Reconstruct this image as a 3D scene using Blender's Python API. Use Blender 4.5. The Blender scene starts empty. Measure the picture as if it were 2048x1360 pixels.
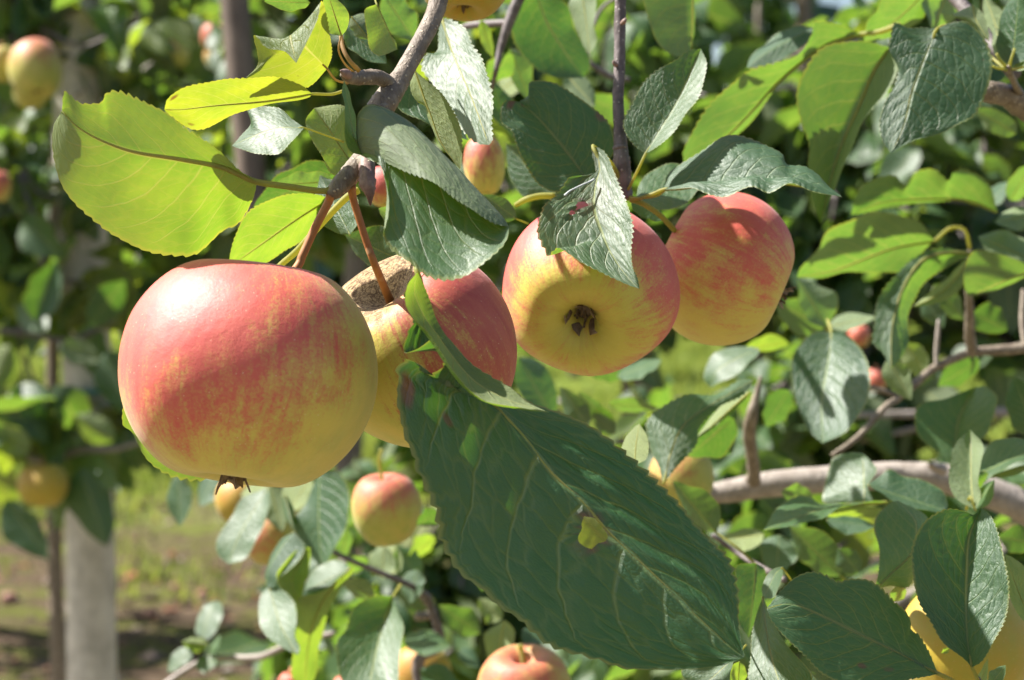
import bpy, math, random
import numpy as np
from mathutils import Vector, Matrix, Quaternion

random.seed(7)
rng = np.random.default_rng(11)
scene = bpy.context.scene
COL = scene.collection

# ------------------------------------------------------------------ camera
FOC, SENS = 45.0, 23.6
FPX = 2048 * FOC / SENS
PITCH = math.atan((680 - 500) / FPX)
CAM = np.array([0.0, 0.0, 1.25])
FWD = np.array([0.0, math.cos(PITCH), -math.sin(PITCH)])
UPV = np.array([0.0, math.sin(PITCH), math.cos(PITCH)])
RGT = np.array([1.0, 0.0, 0.0])
cd = bpy.data.cameras.new('camera')
cam = bpy.data.objects.new('camera', cd)
COL.objects.link(cam)
cam.location = CAM
cam.rotation_euler = (math.pi / 2 - PITCH, 0, 0)
cd.lens = FOC
cd.sensor_width = SENS
cd.clip_start = 0.05
cd.clip_end = 600
cd.dof.use_dof = True
cd.dof.focus_distance = 0.62
cd.dof.aperture_fstop = 10.5
cd.dof.aperture_blades = 7
scene.camera = cam

# ------------------------------------------------------------------ sky, sun, exposure
SUN_TO = Vector((-0.62, 0.11, 0.78)).normalized()
w = bpy.data.worlds.new('World')
scene.world = w
w.use_nodes = True
nt = w.node_tree
sky = nt.nodes.new('ShaderNodeTexSky')
sky.sky_type = 'NISHITA'
sky.sun_disc = False
sky.sun_elevation = math.asin(SUN_TO.z)
sky.sun_rotation = math.atan2(SUN_TO.x, SUN_TO.y)
sky.dust_density = 2.0
bg = nt.nodes['Background']
nt.links.new(sky.outputs[0], bg.inputs[0])
bg.inputs[1].default_value = 0.062
sd = bpy.data.lights.new('sun', 'SUN')
sd.energy = 5.0
sd.angle = math.radians(0.5)
sd.color = (1.0, 0.96, 0.90)
so = bpy.data.objects.new('sun', sd)
COL.objects.link(so)
so.rotation_euler = SUN_TO.to_track_quat('Z', 'Y').to_euler()
so.location = (-3, 1, 6)
vs = scene.view_settings
vs.view_transform = 'Standard'
vs.look = 'None'
vs.gamma = 1
vs.use_curve_mapping = False
vs.exposure = 1.5
scene.cycles.use_denoising = True
scene.cycles.max_bounces = 8
scene.cycles.transparent_max_bounces = 8
scene.cycles.sample_clamp_indirect = 6.0


# ------------------------------------------------------------------ coordinates
CROPS = {'A': (0, 0, 2.9956), 'B': (683, 0, 2.9956), 'C': (1365, 0, 2.9956), 'D': (683, 453, 2.9956),
         'E': (1365, 453, 2.9956), 'F': (1365, 906, 2.9956), 'G': (683, 906, 2.9956), 'H': (200, 906, 2.9956),
         'Z1': (0, 0, 2.4286), 'Z3': (1250, 0, 2.4286), 'Z6': (1250, 560, 1.7), 'Z8': (0, 560, 1.7), 'P': (0, 0, 1.0)}


def pix(c, x, y):
    ox, oy, s = CROPS[c]
    return ox + x / s, oy + y / s


def P3(px, py, d):
    """A place in the orchard seen at picture position px, py and d metres away."""
    px = np.asarray(px, float)
    py = np.asarray(py, float)
    d = np.asarray(d, float)
    return (CAM + d[..., None] * FWD + ((px - 1024) / FPX * d)[..., None] * RGT - ((py - 680) / FPX * d)[..., None] * UPV)


# ------------------------------------------------------------------ node helpers
class NT:
    def __init__(self, name):
        self.m = bpy.data.materials.new(name)
        self.m.use_nodes = True
        self.t = self.m.node_tree
        self.t.nodes.clear()
        self.out = self.t.nodes.new('ShaderNodeOutputMaterial')

    def n(self, typ, **kw):
        node = self.t.nodes.new(typ)
        for k, v in kw.items():
            if k.startswith('_'):
                setattr(node, k[1:], v)
            else:
                self.set(node.inputs[k.replace('__', ' ')], v)
        return node

    def set(self, sock, v):
        if isinstance(v, bpy.types.NodeSocket):
            self.t.links.new(v, sock)
        elif isinstance(v, (tuple, list)) and len(v) == 3 and sock.type == 'RGBA':
            sock.default_value = (*v, 1)
        else:
            sock.default_value = v

    def math(self, op, a, b=None, c=None, clamp=False):
        node = self.t.nodes.new('ShaderNodeMath')
        node.operation = op
        node.use_clamp = clamp
        for i, v in enumerate((a, b, c)):
            if v is not None:
                self.set(node.inputs[i], v)
        return node.outputs[0]

    def mix(self, fac, a, b, blend='MIX'):
        node = self.t.nodes.new('ShaderNodeMix')
        node.data_type = 'RGBA'
        node.blend_type = blend
        self.set(node.inputs[0], fac)
        self.set(node.inputs[6], a)
        self.set(node.inputs[7], b)
        return node.outputs[2]

    def ramp(self, fac, lo, hi, a=0.0, b=1.0):
        node = self.t.nodes.new('ShaderNodeMapRange')
        node.interpolation_type = 'SMOOTHSTEP'
        self.set(node.inputs[0], fac)
        node.inputs[1].default_value = lo
        node.inputs[2].default_value = hi
        node.inputs[3].default_value = a
        node.inputs[4].default_value = b
        return node.outputs[0]

    def noise(self, vec, scale, detail=3.0, rough=0.55, dist=0.0):
        node = self.n('ShaderNodeTexNoise', Scale=scale, Detail=detail, Roughness=rough, Distortion=dist)
        if vec is not None:
            self.set(node.inputs['Vector'], vec)
        return node.outputs[0]

    def distort(self, vec, scale, amt):
        n = self.n('ShaderNodeTexNoise', Scale=scale, Detail=2.0)
        self.set(n.inputs['Vector'], vec)
        a = self.t.nodes.new('ShaderNodeVectorMath')
        a.operation = 'MULTIPLY_ADD'
        self.set(a.inputs[0], n.outputs['Color'])
        a.inputs[1].default_value = (amt, amt, 0)
        self.set(a.inputs[2], vec)
        return a.outputs[0]

    def scalev(self, vec, s):
        node = self.t.nodes.new('ShaderNodeVectorMath')
        node.operation = 'MULTIPLY'
        self.set(node.inputs[0], vec)
        node.inputs[1].default_value = s
        return node.outputs[0]


def leaf_material(name, top, top2, under, trans, veincol, tmix=0.38, rough=0.53, spots=0.35, blotches=(), fine=True, coat=0.0, bumpk=1.0):
    """Two sided leaf: dark glossy upper face, pale dull underside, light passing through, veins."""
    N = NT(name)
    uv = N.n('ShaderNodeUVMap', _uv_map='UVMap').outputs[0]
    sep = N.n('ShaderNodeSeparateXYZ', Vector=uv)
    s, t = sep.outputs[0], sep.outputs[1]
    obj = N.n('ShaderNodeObjectInfo')
    geo = N.n('ShaderNodeNewGeometry')
    rnd = N.math('FRACT', N.math('ADD', obj.outputs['Random'], geo.outputs['Random Per Island']))
    seedv = N.n('ShaderNodeCombineXYZ', X=N.math('MULTIPLY', rnd, 37.0), Y=N.math('MULTIPLY', rnd, 11.0), Z=0.0).outputs[0]
    uvr = N.t.nodes.new('ShaderNodeVectorMath')
    uvr.operation = 'ADD'
    N.set(uvr.inputs[0], N.scalev(uv, (0.45, 1.0, 1.0)))
    N.set(uvr.inputs[1], seedv)
    uvs = uvr.outputs[0]
    wob = N.math('MULTIPLY', N.math('SUBTRACT', N.noise(uvs, 5.0, 2.0), 0.5), 0.05)
    a = N.math('ABSOLUTE', s)
    side = N.math('MULTIPLY', N.math('SIGN', s), 0.028)
    # side veins
    q = N.math('SUBTRACT', t, N.math('MULTIPLY', a, 0.22))
    q = N.math('SUBTRACT', q, N.math('MULTIPLY', N.math('MULTIPLY', a, a), 0.10))
    q = N.math('ADD', N.math('ADD', q, wob), side)
    q = N.math('MULTIPLY', q, 8.5)
    f = N.math('ABSOLUTE', N.math('SUBTRACT', N.math('FRACT', N.math('ADD', q, 10.0)), 0.5))   # 0 on a vein
    vw = N.math('SUBTRACT', 0.068, N.math('MULTIPLY', a, 0.035))
    vein2 = N.math('SUBTRACT', 1.0, N.math('DIVIDE', f, vw), clamp=True)
    vein2 = N.math('MULTIPLY', vein2, N.ramp(a, 1.0, 0.75))
    mid = N.ramp(N.math('ADD', a, N.math('MULTIPLY', t, 0.0)), 0.045, 0.016)
    if fine:
        lad = N.n('ShaderNodeCombineXYZ', X=N.math('MULTIPLY', q, 1.25), Y=N.math('MULTIPLY', a, 7.5), Z=N.math('ADD', N.math('MULTIPLY', N.math('SIGN', s), 4.0), N.math('MULTIPLY', rnd, 40.0))).outputs[0]
        vor = N.n('ShaderNodeTexVoronoi', Vector=N.distort(lad, 1.4, 0.5), Scale=1.0, _feature='DISTANCE_TO_EDGE')
        tert = N.ramp(vor.outputs['Distance'], 0.10, 0.0)
        quilt = N.ramp(vor.outputs['Distance'], 0.0, 0.34)
        vor2 = N.n('ShaderNodeTexVoronoi', Vector=uvs, Scale=75.0, _feature='DISTANCE_TO_EDGE')
        cell = N.ramp(vor2.outputs['Distance'], 0.0, 0.22)
    # colours
    n1 = N.noise(uvs, 3.0, 4.0)
    colt = N.mix(N.ramp(n1, 0.35, 0.7), top, top2)
    colt = N.mix(N.math('MULTIPLY', rnd, 0.5), colt, tuple(c * 1.35 for c in top2))
    colu = N.mix(N.ramp(n1, 0.3, 0.75), under, tuple(c * 0.82 for c in under))
    colr = N.mix(N.ramp(n1, 0.3, 0.7), trans, tuple(c * k for c, k in zip(trans, (0.7, 0.85, 0.9))))
    vmask = N.math('MAXIMUM', N.math('MULTIPLY', vein2, 0.6), mid)
    if fine:
        colt = N.mix(N.math('MULTIPLY', tert, 0.10), colt, veincol)
        colu = N.mix(N.math('MULTIPLY', tert, 0.18), colu, tuple(c * 0.8 for c in trans))
        colr = N.mix(N.math('MULTIPLY', tert, 0.20), colr, (0.42, 0.40, 0.06))
    colt = N.mix(N.math('MULTIPLY', vmask, 0.78), colt, veincol)
    colu = N.mix(N.math('MULTIPLY', vmask, 0.8), colu, (0.34, 0.36, 0.12))
    colr = N.mix(N.math('MULTIPLY', vmask, 0.7), colr, (0.50, 0.44, 0.10))
    # pale margin, small brown flecks, larger blotches
    edge = N.ramp(N.math('ADD', a, N.math('MULTIPLY', N.noise(uvs, 30.0, 1.0), 0.03)), 0.965, 1.0)
    colt = N.mix(N.math('MULTIPLY', edge, 0.5), colt, (0.22, 0.25, 0.06))
    colr = N.mix(N.math('MULTIPLY', edge, 0.5), colr, (0.5, 0.42, 0.04))
    fl = N.ramp(N.noise(uvs, 16.0, 2.0), 0.735, 0.77)
    brown = N.math('MULTIPLY', fl, spots)
    for (bs, bt, br, bk) in blotches:
        du = N.math('MULTIPLY', N.math('SUBTRACT', s, bs), 0.4)
        dv = N.math('SUBTRACT', t, bt)
        dd = N.math('SQRT', N.math('ADD', N.math('MULTIPLY', du, du), N.math('MULTIPLY', dv, dv)))
        dd = N.math('ADD', dd, N.math('MULTIPLY', N.math('SUBTRACT', N.noise(uvs, 9.0, 4.0), 0.5), br * 1.1))
        brown = N.math('MAXIMUM', brown, N.math('MULTIPLY', N.ramp(dd, br, br * 0.35), bk))
    brown = N.math('MAXIMUM', brown, N.math('MULTIPLY', N.n('ShaderNodeAttribute', _attribute_name='scar').outputs['Fac'], 0.95))
    bcol = N.mix(N.noise(uvs, 40.0, 3.0), (0.075, 0.045, 0.02), (0.17, 0.115, 0.06))
    colt = N.mix(brown, colt, bcol)
    colu = N.mix(brown, colu, bcol)
    colr = N.mix(brown, colr, (0.16, 0.06, 0.015))
    back = geo.outputs['Backfacing']
    col = N.mix(back, colt, colu)
    rg = N.math('ADD', rough, N.math('MULTIPLY', back, 0.28))
    rg = N.math('ADD', rg, N.math('MULTIPLY', N.math('SUBTRACT', N.noise(uvs, 26.0, 3.0), 0.5), 0.22))
    h = N.math('MULTIPLY', N.math('MAXIMUM', vein2, mid), -0.9)
    if fine:
        h = N.math('ADD', h, N.math('MULTIPLY', tert, -0.22))
        h = N.math('ADD', h, N.math('MULTIPLY', cell, 0.10))
        h = N.math('ADD', h, N.math('MULTIPLY', quilt, 0.28))
    h = N.math('ADD', h, N.math('MULTIPLY', N.noise(uvs, 9.0, 3.0), 0.7))
    bump = N.n('ShaderNodeBump', Strength=0.6, Distance=0.0006 * bumpk, Height=h)
    bs = N.n('ShaderNodeBsdfPrincipled', Base__Color=col, Roughness=rg, Normal=bump.outputs[0])
    bs.inputs['Specular IOR Level'].default_value = 0.85
    bs.inputs['Coat Weight'].default_value = coat
    bs.inputs['Coat Roughness'].default_value = 0.45
    tr = N.n('ShaderNodeBsdfTranslucent', Color=colr)
    mx = N.n('ShaderNodeMixShader', Fac=tmix)
    N.t.links.new(bs.outputs[0], mx.inputs[1])
    N.t.links.new(tr.outputs[0], mx.inputs[2])
    N.t.links.new(mx.outputs[0], N.out.inputs[0])
    return N.m


VEIN = (0.20, 0.27, 0.07)
GREEN = dict(top=(0.026, 0.072, 0.022), top2=(0.036, 0.090, 0.022), under=(0.17, 0.22, 0.105), trans=(0.16, 0.31, 0.022), veincol=VEIN)
LIME = dict(top=(0.045, 0.10, 0.022), top2=(0.06, 0.12, 0.022), under=(0.23, 0.28, 0.12), trans=(0.27, 0.40, 0.018), veincol=VEIN)
DARK = dict(top=(0.018, 0.056, 0.024), top2=(0.028, 0.072, 0.024), under=(0.15, 0.20, 0.10), trans=(0.12, 0.28, 0.015), veincol=(0.13, 0.21, 0.07))
YELL = dict(top=(0.060, 0.115, 0.022), top2=(0.09, 0.14, 0.022), under=(0.24, 0.27, 0.09), trans=(0.37, 0.41, 0.018), veincol=(0.3, 0.3, 0.08))
M = {}
M['g'] = leaf_material('leaf_green', coat=0.4, **GREEN)
M['gy'] = leaf_material('leaf_yellow_green', tmix=0.44, rough=0.5, **LIME)
M['d'] = leaf_material('leaf_dark', tmix=0.30, **DARK)
M['y'] = leaf_material('leaf_yellowing', tmix=0.48, rough=0.5, spots=0.5, **YELL)
M['bf'] = leaf_material('leaf_dark_spotted', tmix=0.30, rough=0.46, spots=0.12, bumpk=1.9, blotches=((-0.92, 0.375, 0.030, 1.0), (-0.62, 0.40, 0.016, 0.8), (-0.8, 0.2, 0.03, 0.7), (0.1, 0.02, 0.03, 0.7)), **{**DARK, 'top': (0.017, 0.066, 0.024), 'top2': (0.024, 0.084, 0.022), 'veincol': (0.13, 0.25, 0.09)})
M['ha'] = leaf_material('leaf_dark_scorched', tmix=0.28, spots=0.1, blotches=((-0.72, 0.90, 0.085, 0.95), (0.95, 0.42, 0.055, 0.8), (-0.2, 0.93, 0.05, 0.7)), **DARK)
M['fa'] = leaf_material('leaf_green_scarred', tmix=0.30, spots=0.3, blotches=((0.55, 0.26, 0.035, 0.5), (0.55, 0.40, 0.03, 0.8)), **DARK)
M['y1'] = leaf_material('leaf_yellow_brown_tip', tmix=0.5, rough=0.5, spots=0.5, blotches=((0.2, 1.0, 0.07, 0.9), (-0.8, 0.9, 0.05, 0.9), (0.8, 0.80, 0.03, 0.6)), **YELL)
M['bgl'] = leaf_material('leaf_far', tmix=0.48, fine=False, **{**GREEN, 'trans': (0.17, 0.29, 0.022)})
M['bgy'] = leaf_material('leaf_far_yellowing', tmix=0.55, fine=False, **{**YELL, 'trans': (0.30, 0.38, 0.02)})


def bark_material(name, c1, c2, c3, bump=0.6, scale=60, lent=0.5):
    N = NT(name)
    tc = N.n('ShaderNodeTexCoord').outputs['Object']
    n1 = N.noise(tc, scale, 5.0, 0.6)
    n2 = N.noise(N.scalev(tc, (1, 1, 0.3)), scale * 3.0, 4.0, 0.6)
    col = N.mix(N.ramp(n1, 0.35, 0.65), c1, c2)
    vor = N.n('ShaderNodeTexVoronoi', Vector=tc, Scale=scale * 2.1)
    dots = N.math('MULTIPLY', N.ramp(vor.outputs['Distance'], 0.26, 0.14), lent)
    col = N.mix(N.math('MULTIPLY', N.ramp(n2, 0.5, 0.75), 0.6), col, tuple(c * 0.6 for c in c1))
    col = N.mix(dots, col, c3)
    h = N.math('ADD', N.math('MULTIPLY', n2, 0.8), N.math('MULTIPLY', dots, 0.5))
    b = N.n('ShaderNodeBump', Strength=bump, Distance=0.0008, Height=h)
    bs = N.n('ShaderNodeBsdfPrincipled', Base__Color=col, Roughness=0.62, Normal=b.outputs[0])
    N.t.links.new(bs.outputs[0], N.out.inputs[0])
    return N.m


M['bark'] = bark_material('bark_grey_brown', (0.135, 0.10, 0.068), (0.23, 0.185, 0.135), (0.46, 0.38, 0.27), scale=210, bump=1.0, lent=0.8)
M['limb'] = bark_material('bark_pale_grey', (0.24, 0.20, 0.165), (0.34, 0.29, 0.25), (0.40, 0.35, 0.30), scale=110, lent=0.4, bump=0.9)
M['twig'] = bark_material('bark_dark_twig', (0.085, 0.065, 0.06), (0.15, 0.12, 0.115), (0.36, 0.32, 0.28), scale=220, lent=0.7)
M['bud'] = bark_material('bud_scales', (0.12, 0.06, 0.05), (0.26, 0.17, 0.14), (0.4, 0.34, 0.3), scale=160, lent=0.2)
M['stem'] = bark_material('apple_stem_rusty', (0.34, 0.12, 0.035), (0.42, 0.19, 0.055), (0.5, 0.36, 0.2), scale=90, lent=0.3, bump=0.4)
M['petiole'] = bark_material('petiole_green', (0.30, 0.32, 0.09), (0.36, 0.34, 0.11), (0.40, 0.38, 0.2), scale=90, lent=0.1, bump=0.2)
M['petred'] = bark_material('petiole_reddish', (0.36, 0.20, 0.09), (0.40, 0.30, 0.10), (0.42, 0.38, 0.2), scale=60, lent=0.1, bump=0.2)
M['calyx'] = bark_material('calyx_dry', (0.09, 0.055, 0.032), (0.22, 0.155, 0.10), (0.26, 0.2, 0.15), scale=240, lent=0.15)
M['post'] = bark_material('stake_pale_wood', (0.44, 0.40, 0.33), (0.62, 0.57, 0.48), (0.24, 0.2, 0.15), scale=26, lent=0.0, bump=0.4)
M['dpost'] = bark_material('stake_dark_wood', (0.105, 0.075, 0.055), (0.16, 0.12, 0.09), (0.1, 0.08, 0.07), scale=26, lent=0.0, bump=0.4)
M['stone'] = bark_material('reddish_lump', (0.22, 0.09, 0.06), (0.30, 0.16, 0.11), (0.3, 0.2, 0.15), scale=20, lent=0.1)


def let_light_through(m, col, fac):
    t = m.node_tree
    out = [n for n in t.nodes if n.type == 'OUTPUT_MATERIAL'][0]
    src = out.inputs[0].links[0].from_socket
    tr = t.nodes.new('ShaderNodeBsdfTranslucent')
    tr.inputs[0].default_value = (*col, 1)
    mx = t.nodes.new('ShaderNodeMixShader')
    mx.inputs[0].default_value = fac
    t.links.new(src, mx.inputs[1])
    t.links.new(tr.outputs[0], mx.inputs[2])
    t.links.new(mx.outputs[0], out.inputs[0])


let_light_through(M['petiole'], (0.62, 0.60, 0.12), 0.5)
let_light_through(M['petred'], (0.62, 0.45, 0.12), 0.4)


def simple(name, col, rough=0.5, metal=0.0):
    N = NT(name)
    tc = N.n('ShaderNodeTexCoord').outputs['Object']
    c = N.mix(N.noise(tc, 40.0, 4.0), tuple(x * 0.8 for x in col), tuple(min(1, x * 1.2) for x in col))
    bs = N.n('ShaderNodeBsdfPrincipled', Base__Color=c, Roughness=rough, Metallic=metal)
    N.t.links.new(bs.outputs[0], N.out.inputs[0])
    return N.m


M['wire'] = simple('wire_galvanised', (0.35, 0.36, 0.37), 0.45, 0.8)
M['tie'] = simple('tie_teal', (0.02, 0.17, 0.16), 0.5)
M['mine'] = simple('leaf_mine_trail', (0.45, 0.47, 0.45), 0.6)


def apple_material(name, yellow, green, red, russet=0.0, streak=0.6, blush_bias=0.0, lent=0.65):
    N = NT(name)
    at = N.n('ShaderNodeAttribute', _attribute_name='merid')
    v = at.outputs['Vector']
    bl = N.n('ShaderNodeAttribute', _attribute_name='blush').outputs['Fac']
    obj = N.n('ShaderNodeObjectInfo')
    off = N.n('ShaderNodeCombineXYZ', X=N.math('MULTIPLY', obj.outputs['Random'], 20.0), Y=0.0, Z=3.0).outputs[0]
    va = N.t.nodes.new('ShaderNodeVectorMath')
    va.operation = 'ADD'
    N.set(va.inputs[0], v)
    N.set(va.inputs[1], off)
    v = va.outputs[0]
    st = N.noise(N.scalev(v, (1, 1, 0.14)), 13.0, 6.0, 0.68, 0.35)      # streaks along the meridians
    pt = N.noise(v, 2.6, 5.0, 0.6, 0.3)                               # broad patches
    fi = N.noise(v, 38.0, 5.0, 0.7)                                    # speckle
    st2 = N.noise(N.scalev(v, (1, 1, 0.30)), 5.0, 4.0, 0.6, 0.6)
    g = N.mix(N.ramp(pt, 0.35, 0.7), yellow, green)
    e = N.math('ADD', bl, blush_bias)
    e = N.math('ADD', e, N.math('MULTIPLY', N.math('SUBTRACT', pt, 0.5), 1.3))
    e = N.math('ADD', e, N.math('MULTIPLY', N.math('SUBTRACT', st, 0.5), 1.9 * streak))
    e = N.math('ADD', e, N.math('MULTIPLY', N.math('SUBTRACT', fi, 0.5), 1.1))
    fac = N.ramp(e, 0.12, 0.98)
    col = N.mix(N.math('MULTIPLY', fac, 0.92), g, red)
    e2 = N.math('ADD', N.math('MULTIPLY', bl, 0.7), N.math('MULTIPLY', N.math('SUBTRACT', st2, 0.5), 1.7))
    e2 = N.math('ADD', e2, N.math('MULTIPLY', N.math('SUBTRACT', fi, 0.5), 0.35))
    deep = N.math('MULTIPLY', N.ramp(e2, 0.55, 0.95), 0.65 * streak)
    col = N.mix(deep, col, tuple(c * k for c, k in zip(red, (0.80, 0.5, 0.55))))
    vor = N.n('ShaderNodeTexVoronoi', Vector=v, Scale=15.0, Randomness=1.0)
    dots = N.math('MULTIPLY', N.ramp(vor.outputs['Distance'], 0.12, 0.03), lent)
    col = N.mix(dots, col, (0.70, 0.52, 0.32))
    rough = N.math('ADD', 0.49, N.math('MULTIPLY', fi, 0.14))
    h = N.math('ADD', N.math('MULTIPLY', fi, 0.35), N.math('MULTIPLY', N.noise(v, 90.0, 2.0), 0.25))
    h = N.math('ADD', h, N.math('MULTIPLY', N.noise(v, 7.0, 3.0), 1.2))
    lat = N.n('ShaderNodeSeparateXYZ', Vector=at.outputs['Vector']).outputs[2]
    cav = N.n('ShaderNodeAttribute', _attribute_name='cavity').outputs['Fac']
    # cork-like russet round the stalk
    rn = N.noise(N.scalev(v, (1, 1, 1.0)), 4.0, 5.0, 0.65)
    rf = N.math('MULTIPLY', N.ramp(N.math('ADD', cav, N.math('MULTIPLY', N.math('SUBTRACT', rn, 0.5), 0.7)), 0.35, 0.6), russet)
    crk = N.n('ShaderNodeTexVoronoi', Vector=N.scalev(v, (0.6, 0.6, 2.2)), Scale=12.0, _feature='DISTANCE_TO_EDGE').outputs['Distance']
    crack = N.ramp(crk, 0.09, 0.01)
    fib = N.noise(N.scalev(v, (0.55, 0.55, 2.6)), 5.5, 4.0, 0.72, 2.2)
    rc = N.mix(N.ramp(fib, 0.40, 0.60), (0.12, 0.068, 0.03), (0.48, 0.34, 0.18))
    rc = N.mix(N.math('MULTIPLY', crack, 0.6), rc, (0.09, 0.05, 0.025))
    col = N.mix(rf, col, rc)
    rough = N.math('ADD', rough, N.math('MULTIPLY', rf, 0.4))
    h = N.math('ADD', h, N.math('MULTIPLY', rf, N.math('ADD', N.math('MULTIPLY', fib, 2.5), N.math('MULTIPLY', crack, -2.5))))
    bas = N.n('ShaderNodeAttribute', _attribute_name='basin').outputs['Fac']
    col = N.mix(N.math('MULTIPLY', N.ramp(N.math('ADD', bas, N.math('MULTIPLY', N.math('SUBTRACT', st, 0.5), 0.5)), 0.25, 0.8), 0.85), col, (0.10, 0.075, 0.03))
    b = N.n('ShaderNodeBump', Strength=0.35, Distance=0.0006, Height=h)
    bs = N.n('ShaderNodeBsdfPrincipled', Base__Color=col, Roughness=rough, Normal=b.outputs[0])
    bs.inputs['Specular IOR Level'].default_value = 0.6
    bs.inputs['Sheen Weight'].default_value = 0.13
    bs.inputs['Sheen Roughness'].default_value = 0.45
    bs.inputs['Sheen Tint'].default_value = (1.0, 0.86, 0.90, 1)
    bs.inputs['Subsurface Weight'].default_value = 0.10
    bs.inputs['Subsurface Radius'].default_value = (1.0, 0.5, 0.2)
    bs.inputs['Subsurface Scale'].default_value = 0.004
    N.t.links.new(bs.outputs[0], N.out.inputs[0])
    return N.m


YEL, GRN, RED = (0.57, 0.46, 0.08), (0.44, 0.43, 0.06), (0.58, 0.066, 0.064)
M['a1'] = apple_material('apple_skin_blushed', YEL, (0.45, 0.42, 0.07), RED, streak=0.55)
M['a2'] = apple_material('apple_skin_russet', YEL, GRN, (0.45, 0.055, 0.045), russet=1.0, streak=0.9)
M['a3'] = apple_material('apple_skin_yellow_blush', (0.55, 0.455, 0.065), (0.50, 0.43, 0.06), RED, streak=0.6)
M['a4'] = apple_material('apple_skin_streaked', YEL, (0.52, 0.43, 0.09), RED, streak=0.6)
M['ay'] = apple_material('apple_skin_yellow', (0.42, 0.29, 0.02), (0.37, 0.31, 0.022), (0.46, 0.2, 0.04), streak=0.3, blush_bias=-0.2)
M['ab'] = apple_material('apple_skin_small', (0.42, 0.37, 0.07), (0.33, 0.35, 0.05), (0.48, 0.10, 0.06), streak=0.5)


# ------------------------------------------------------------------ mesh helpers
def mesh_from(name, V, F, mat, uv=None, smooth=True):
    V = np.asarray(V, np.float32)
    F = np.asarray(F, np.int32)
    me = bpy.data.meshes.new(name)
    k = F.shape[1]
    me.vertices.add(len(V))
    me.vertices.foreach_set('co', V.ravel())
    me.loops.add(F.size)
    me.loops.foreach_set('vertex_index', F.ravel())
    me.polygons.add(len(F))
    me.polygons.foreach_set('loop_start', np.arange(0, F.size, k, dtype=np.int32))
    me.polygons.foreach_set('use_smooth', np.full(len(F), smooth))
    me.update(calc_edges=True)
    if uv is not None:
        l = me.uv_layers.new(name='UVMap')
        l.data.foreach_set('uv', np.asarray(uv, np.float32)[F.ravel()].ravel())
    if mat is not None:
        me.materials.append(mat)
    return me


def link(name, data, parent=None, loc=(0, 0, 0), **props):
    o = bpy.data.objects.new(name, data)
    COL.objects.link(o)
    if parent is not None:
        o.parent = parent
        base = Vector((0, 0, 0))
        p = parent
        while p is not None:
            base += p.location
            p = p.parent
        o.location = Vector(loc) - base
    else:
        o.location = loc
    for k, v in props.items():
        if v is not None:
            o[k] = v
    return o


def thing(name, label, cat, loc, group=None):
    return link(name, None, None, Vector(loc), label=label, category=cat, group=group)


def catmull(pts, per=10):
    pts = np.asarray(pts, float)
    if len(pts) < 3:
        t = np.linspace(0, 1, per + 1)[:, None]
        return pts[0] * (1 - t) + pts[-1] * t
    P = np.vstack([2 * pts[0] - pts[1], pts, 2 * pts[-1] - pts[-2]])
    out = []
    for i in range(len(pts) - 1):
        p0, p1, p2, p3 = P[i:i + 4]
        t = np.linspace(0, 1, per, endpoint=False)[:, None]
        out.append(0.5 * (2 * p1 + (p2 - p0) * t + (2 * p0 - 5 * p1 + 4 * p2 - p3) * t ** 2 + (3 * p1 - p0 - 3 * p2 + p3) * t ** 3))
    out.append(pts[-1:])
    return np.vstack(out)


def resample(pts, tg):
    L = np.concatenate([[0], np.cumsum(np.linalg.norm(np.diff(pts[:, :2], axis=0), axis=1))])
    L /= max(L[-1], 1e-9)
    return np.stack([np.interp(tg, L, pts[:, i]) for i in range(pts.shape[1])], 1)


def tube(pts, radii, segs=8, cap=True, wob=0.0):
    """Swept tube along 3D points: verts, quads."""
    pts = np.asarray(pts, float)
    radii = np.asarray(radii, float)
    n = len(pts)
    T = np.gradient(pts, axis=0)
    T /= np.linalg.norm(T, axis=1)[:, None] + 1e-12
    a = np.array([0, 0, 1.0]) if abs(T[0][2]) < 0.9 else np.array([1.0, 0, 0])
    u = np.cross(T[0], a)
    u /= np.linalg.norm(u)
    V = []
    ang = np.linspace(0, 2 * math.pi, segs, endpoint=False)
    for i in range(n):
        u = u - T[i] * np.dot(u, T[i])
        u /= np.linalg.norm(u) + 1e-12
        v = np.cross(T[i], u)
        r = radii[i] * (1 + wob * rng.standard_normal(segs))
        V.append(pts[i] + (np.cos(ang) * r)[:, None] * u + (np.sin(ang) * r)[:, None] * v)
    V = np.vstack(V)
    F = []
    for i in range(n - 1):
        for j in range(segs):
            a0, b0 = i * segs + j, i * segs + (j + 1) % segs
            F.append((a0, b0, b0 + segs, a0 + segs))
    if cap:
        for i, rev in ((0, True), (n - 1, False)):
            c = len(V)
            V = np.vstack([V, pts[i][None] + T[i] * (0.3 * radii[i] * (-1 if rev else 1))])
            for j in range(segs):
                a0, b0 = i * segs + j, i * segs + (j + 1) % segs
                F.append((b0, a0, c, c) if rev else (a0, b0, c, c))
    return V, F


def tube_obj(name, parent, pts, radii, mat, segs=8, per=6, wob=0.0, **props):
    """A smooth tapered tube through 3D points (radius given at each)."""
    A = np.hstack([np.asarray(pts, float), np.asarray(radii, float)[:, None]])
    A = catmull(A, per)
    V, F = tube(A[:, :3], A[:, 3], segs, True, wob)
    F4 = [f for f in F if f[2] != f[3]]
    F3 = [f[:3] for f in F if f[2] == f[3]]
    loc = A[0, :3].copy()
    me = bpy.data.meshes.new(name)
    me.from_pydata((V - loc).tolist(), [], F4 + F3)
    me.polygons.foreach_set('use_smooth', np.ones(len(me.polygons), bool))
    me.materials.append(mat)
    return link(name, me, parent, loc, **props)


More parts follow.
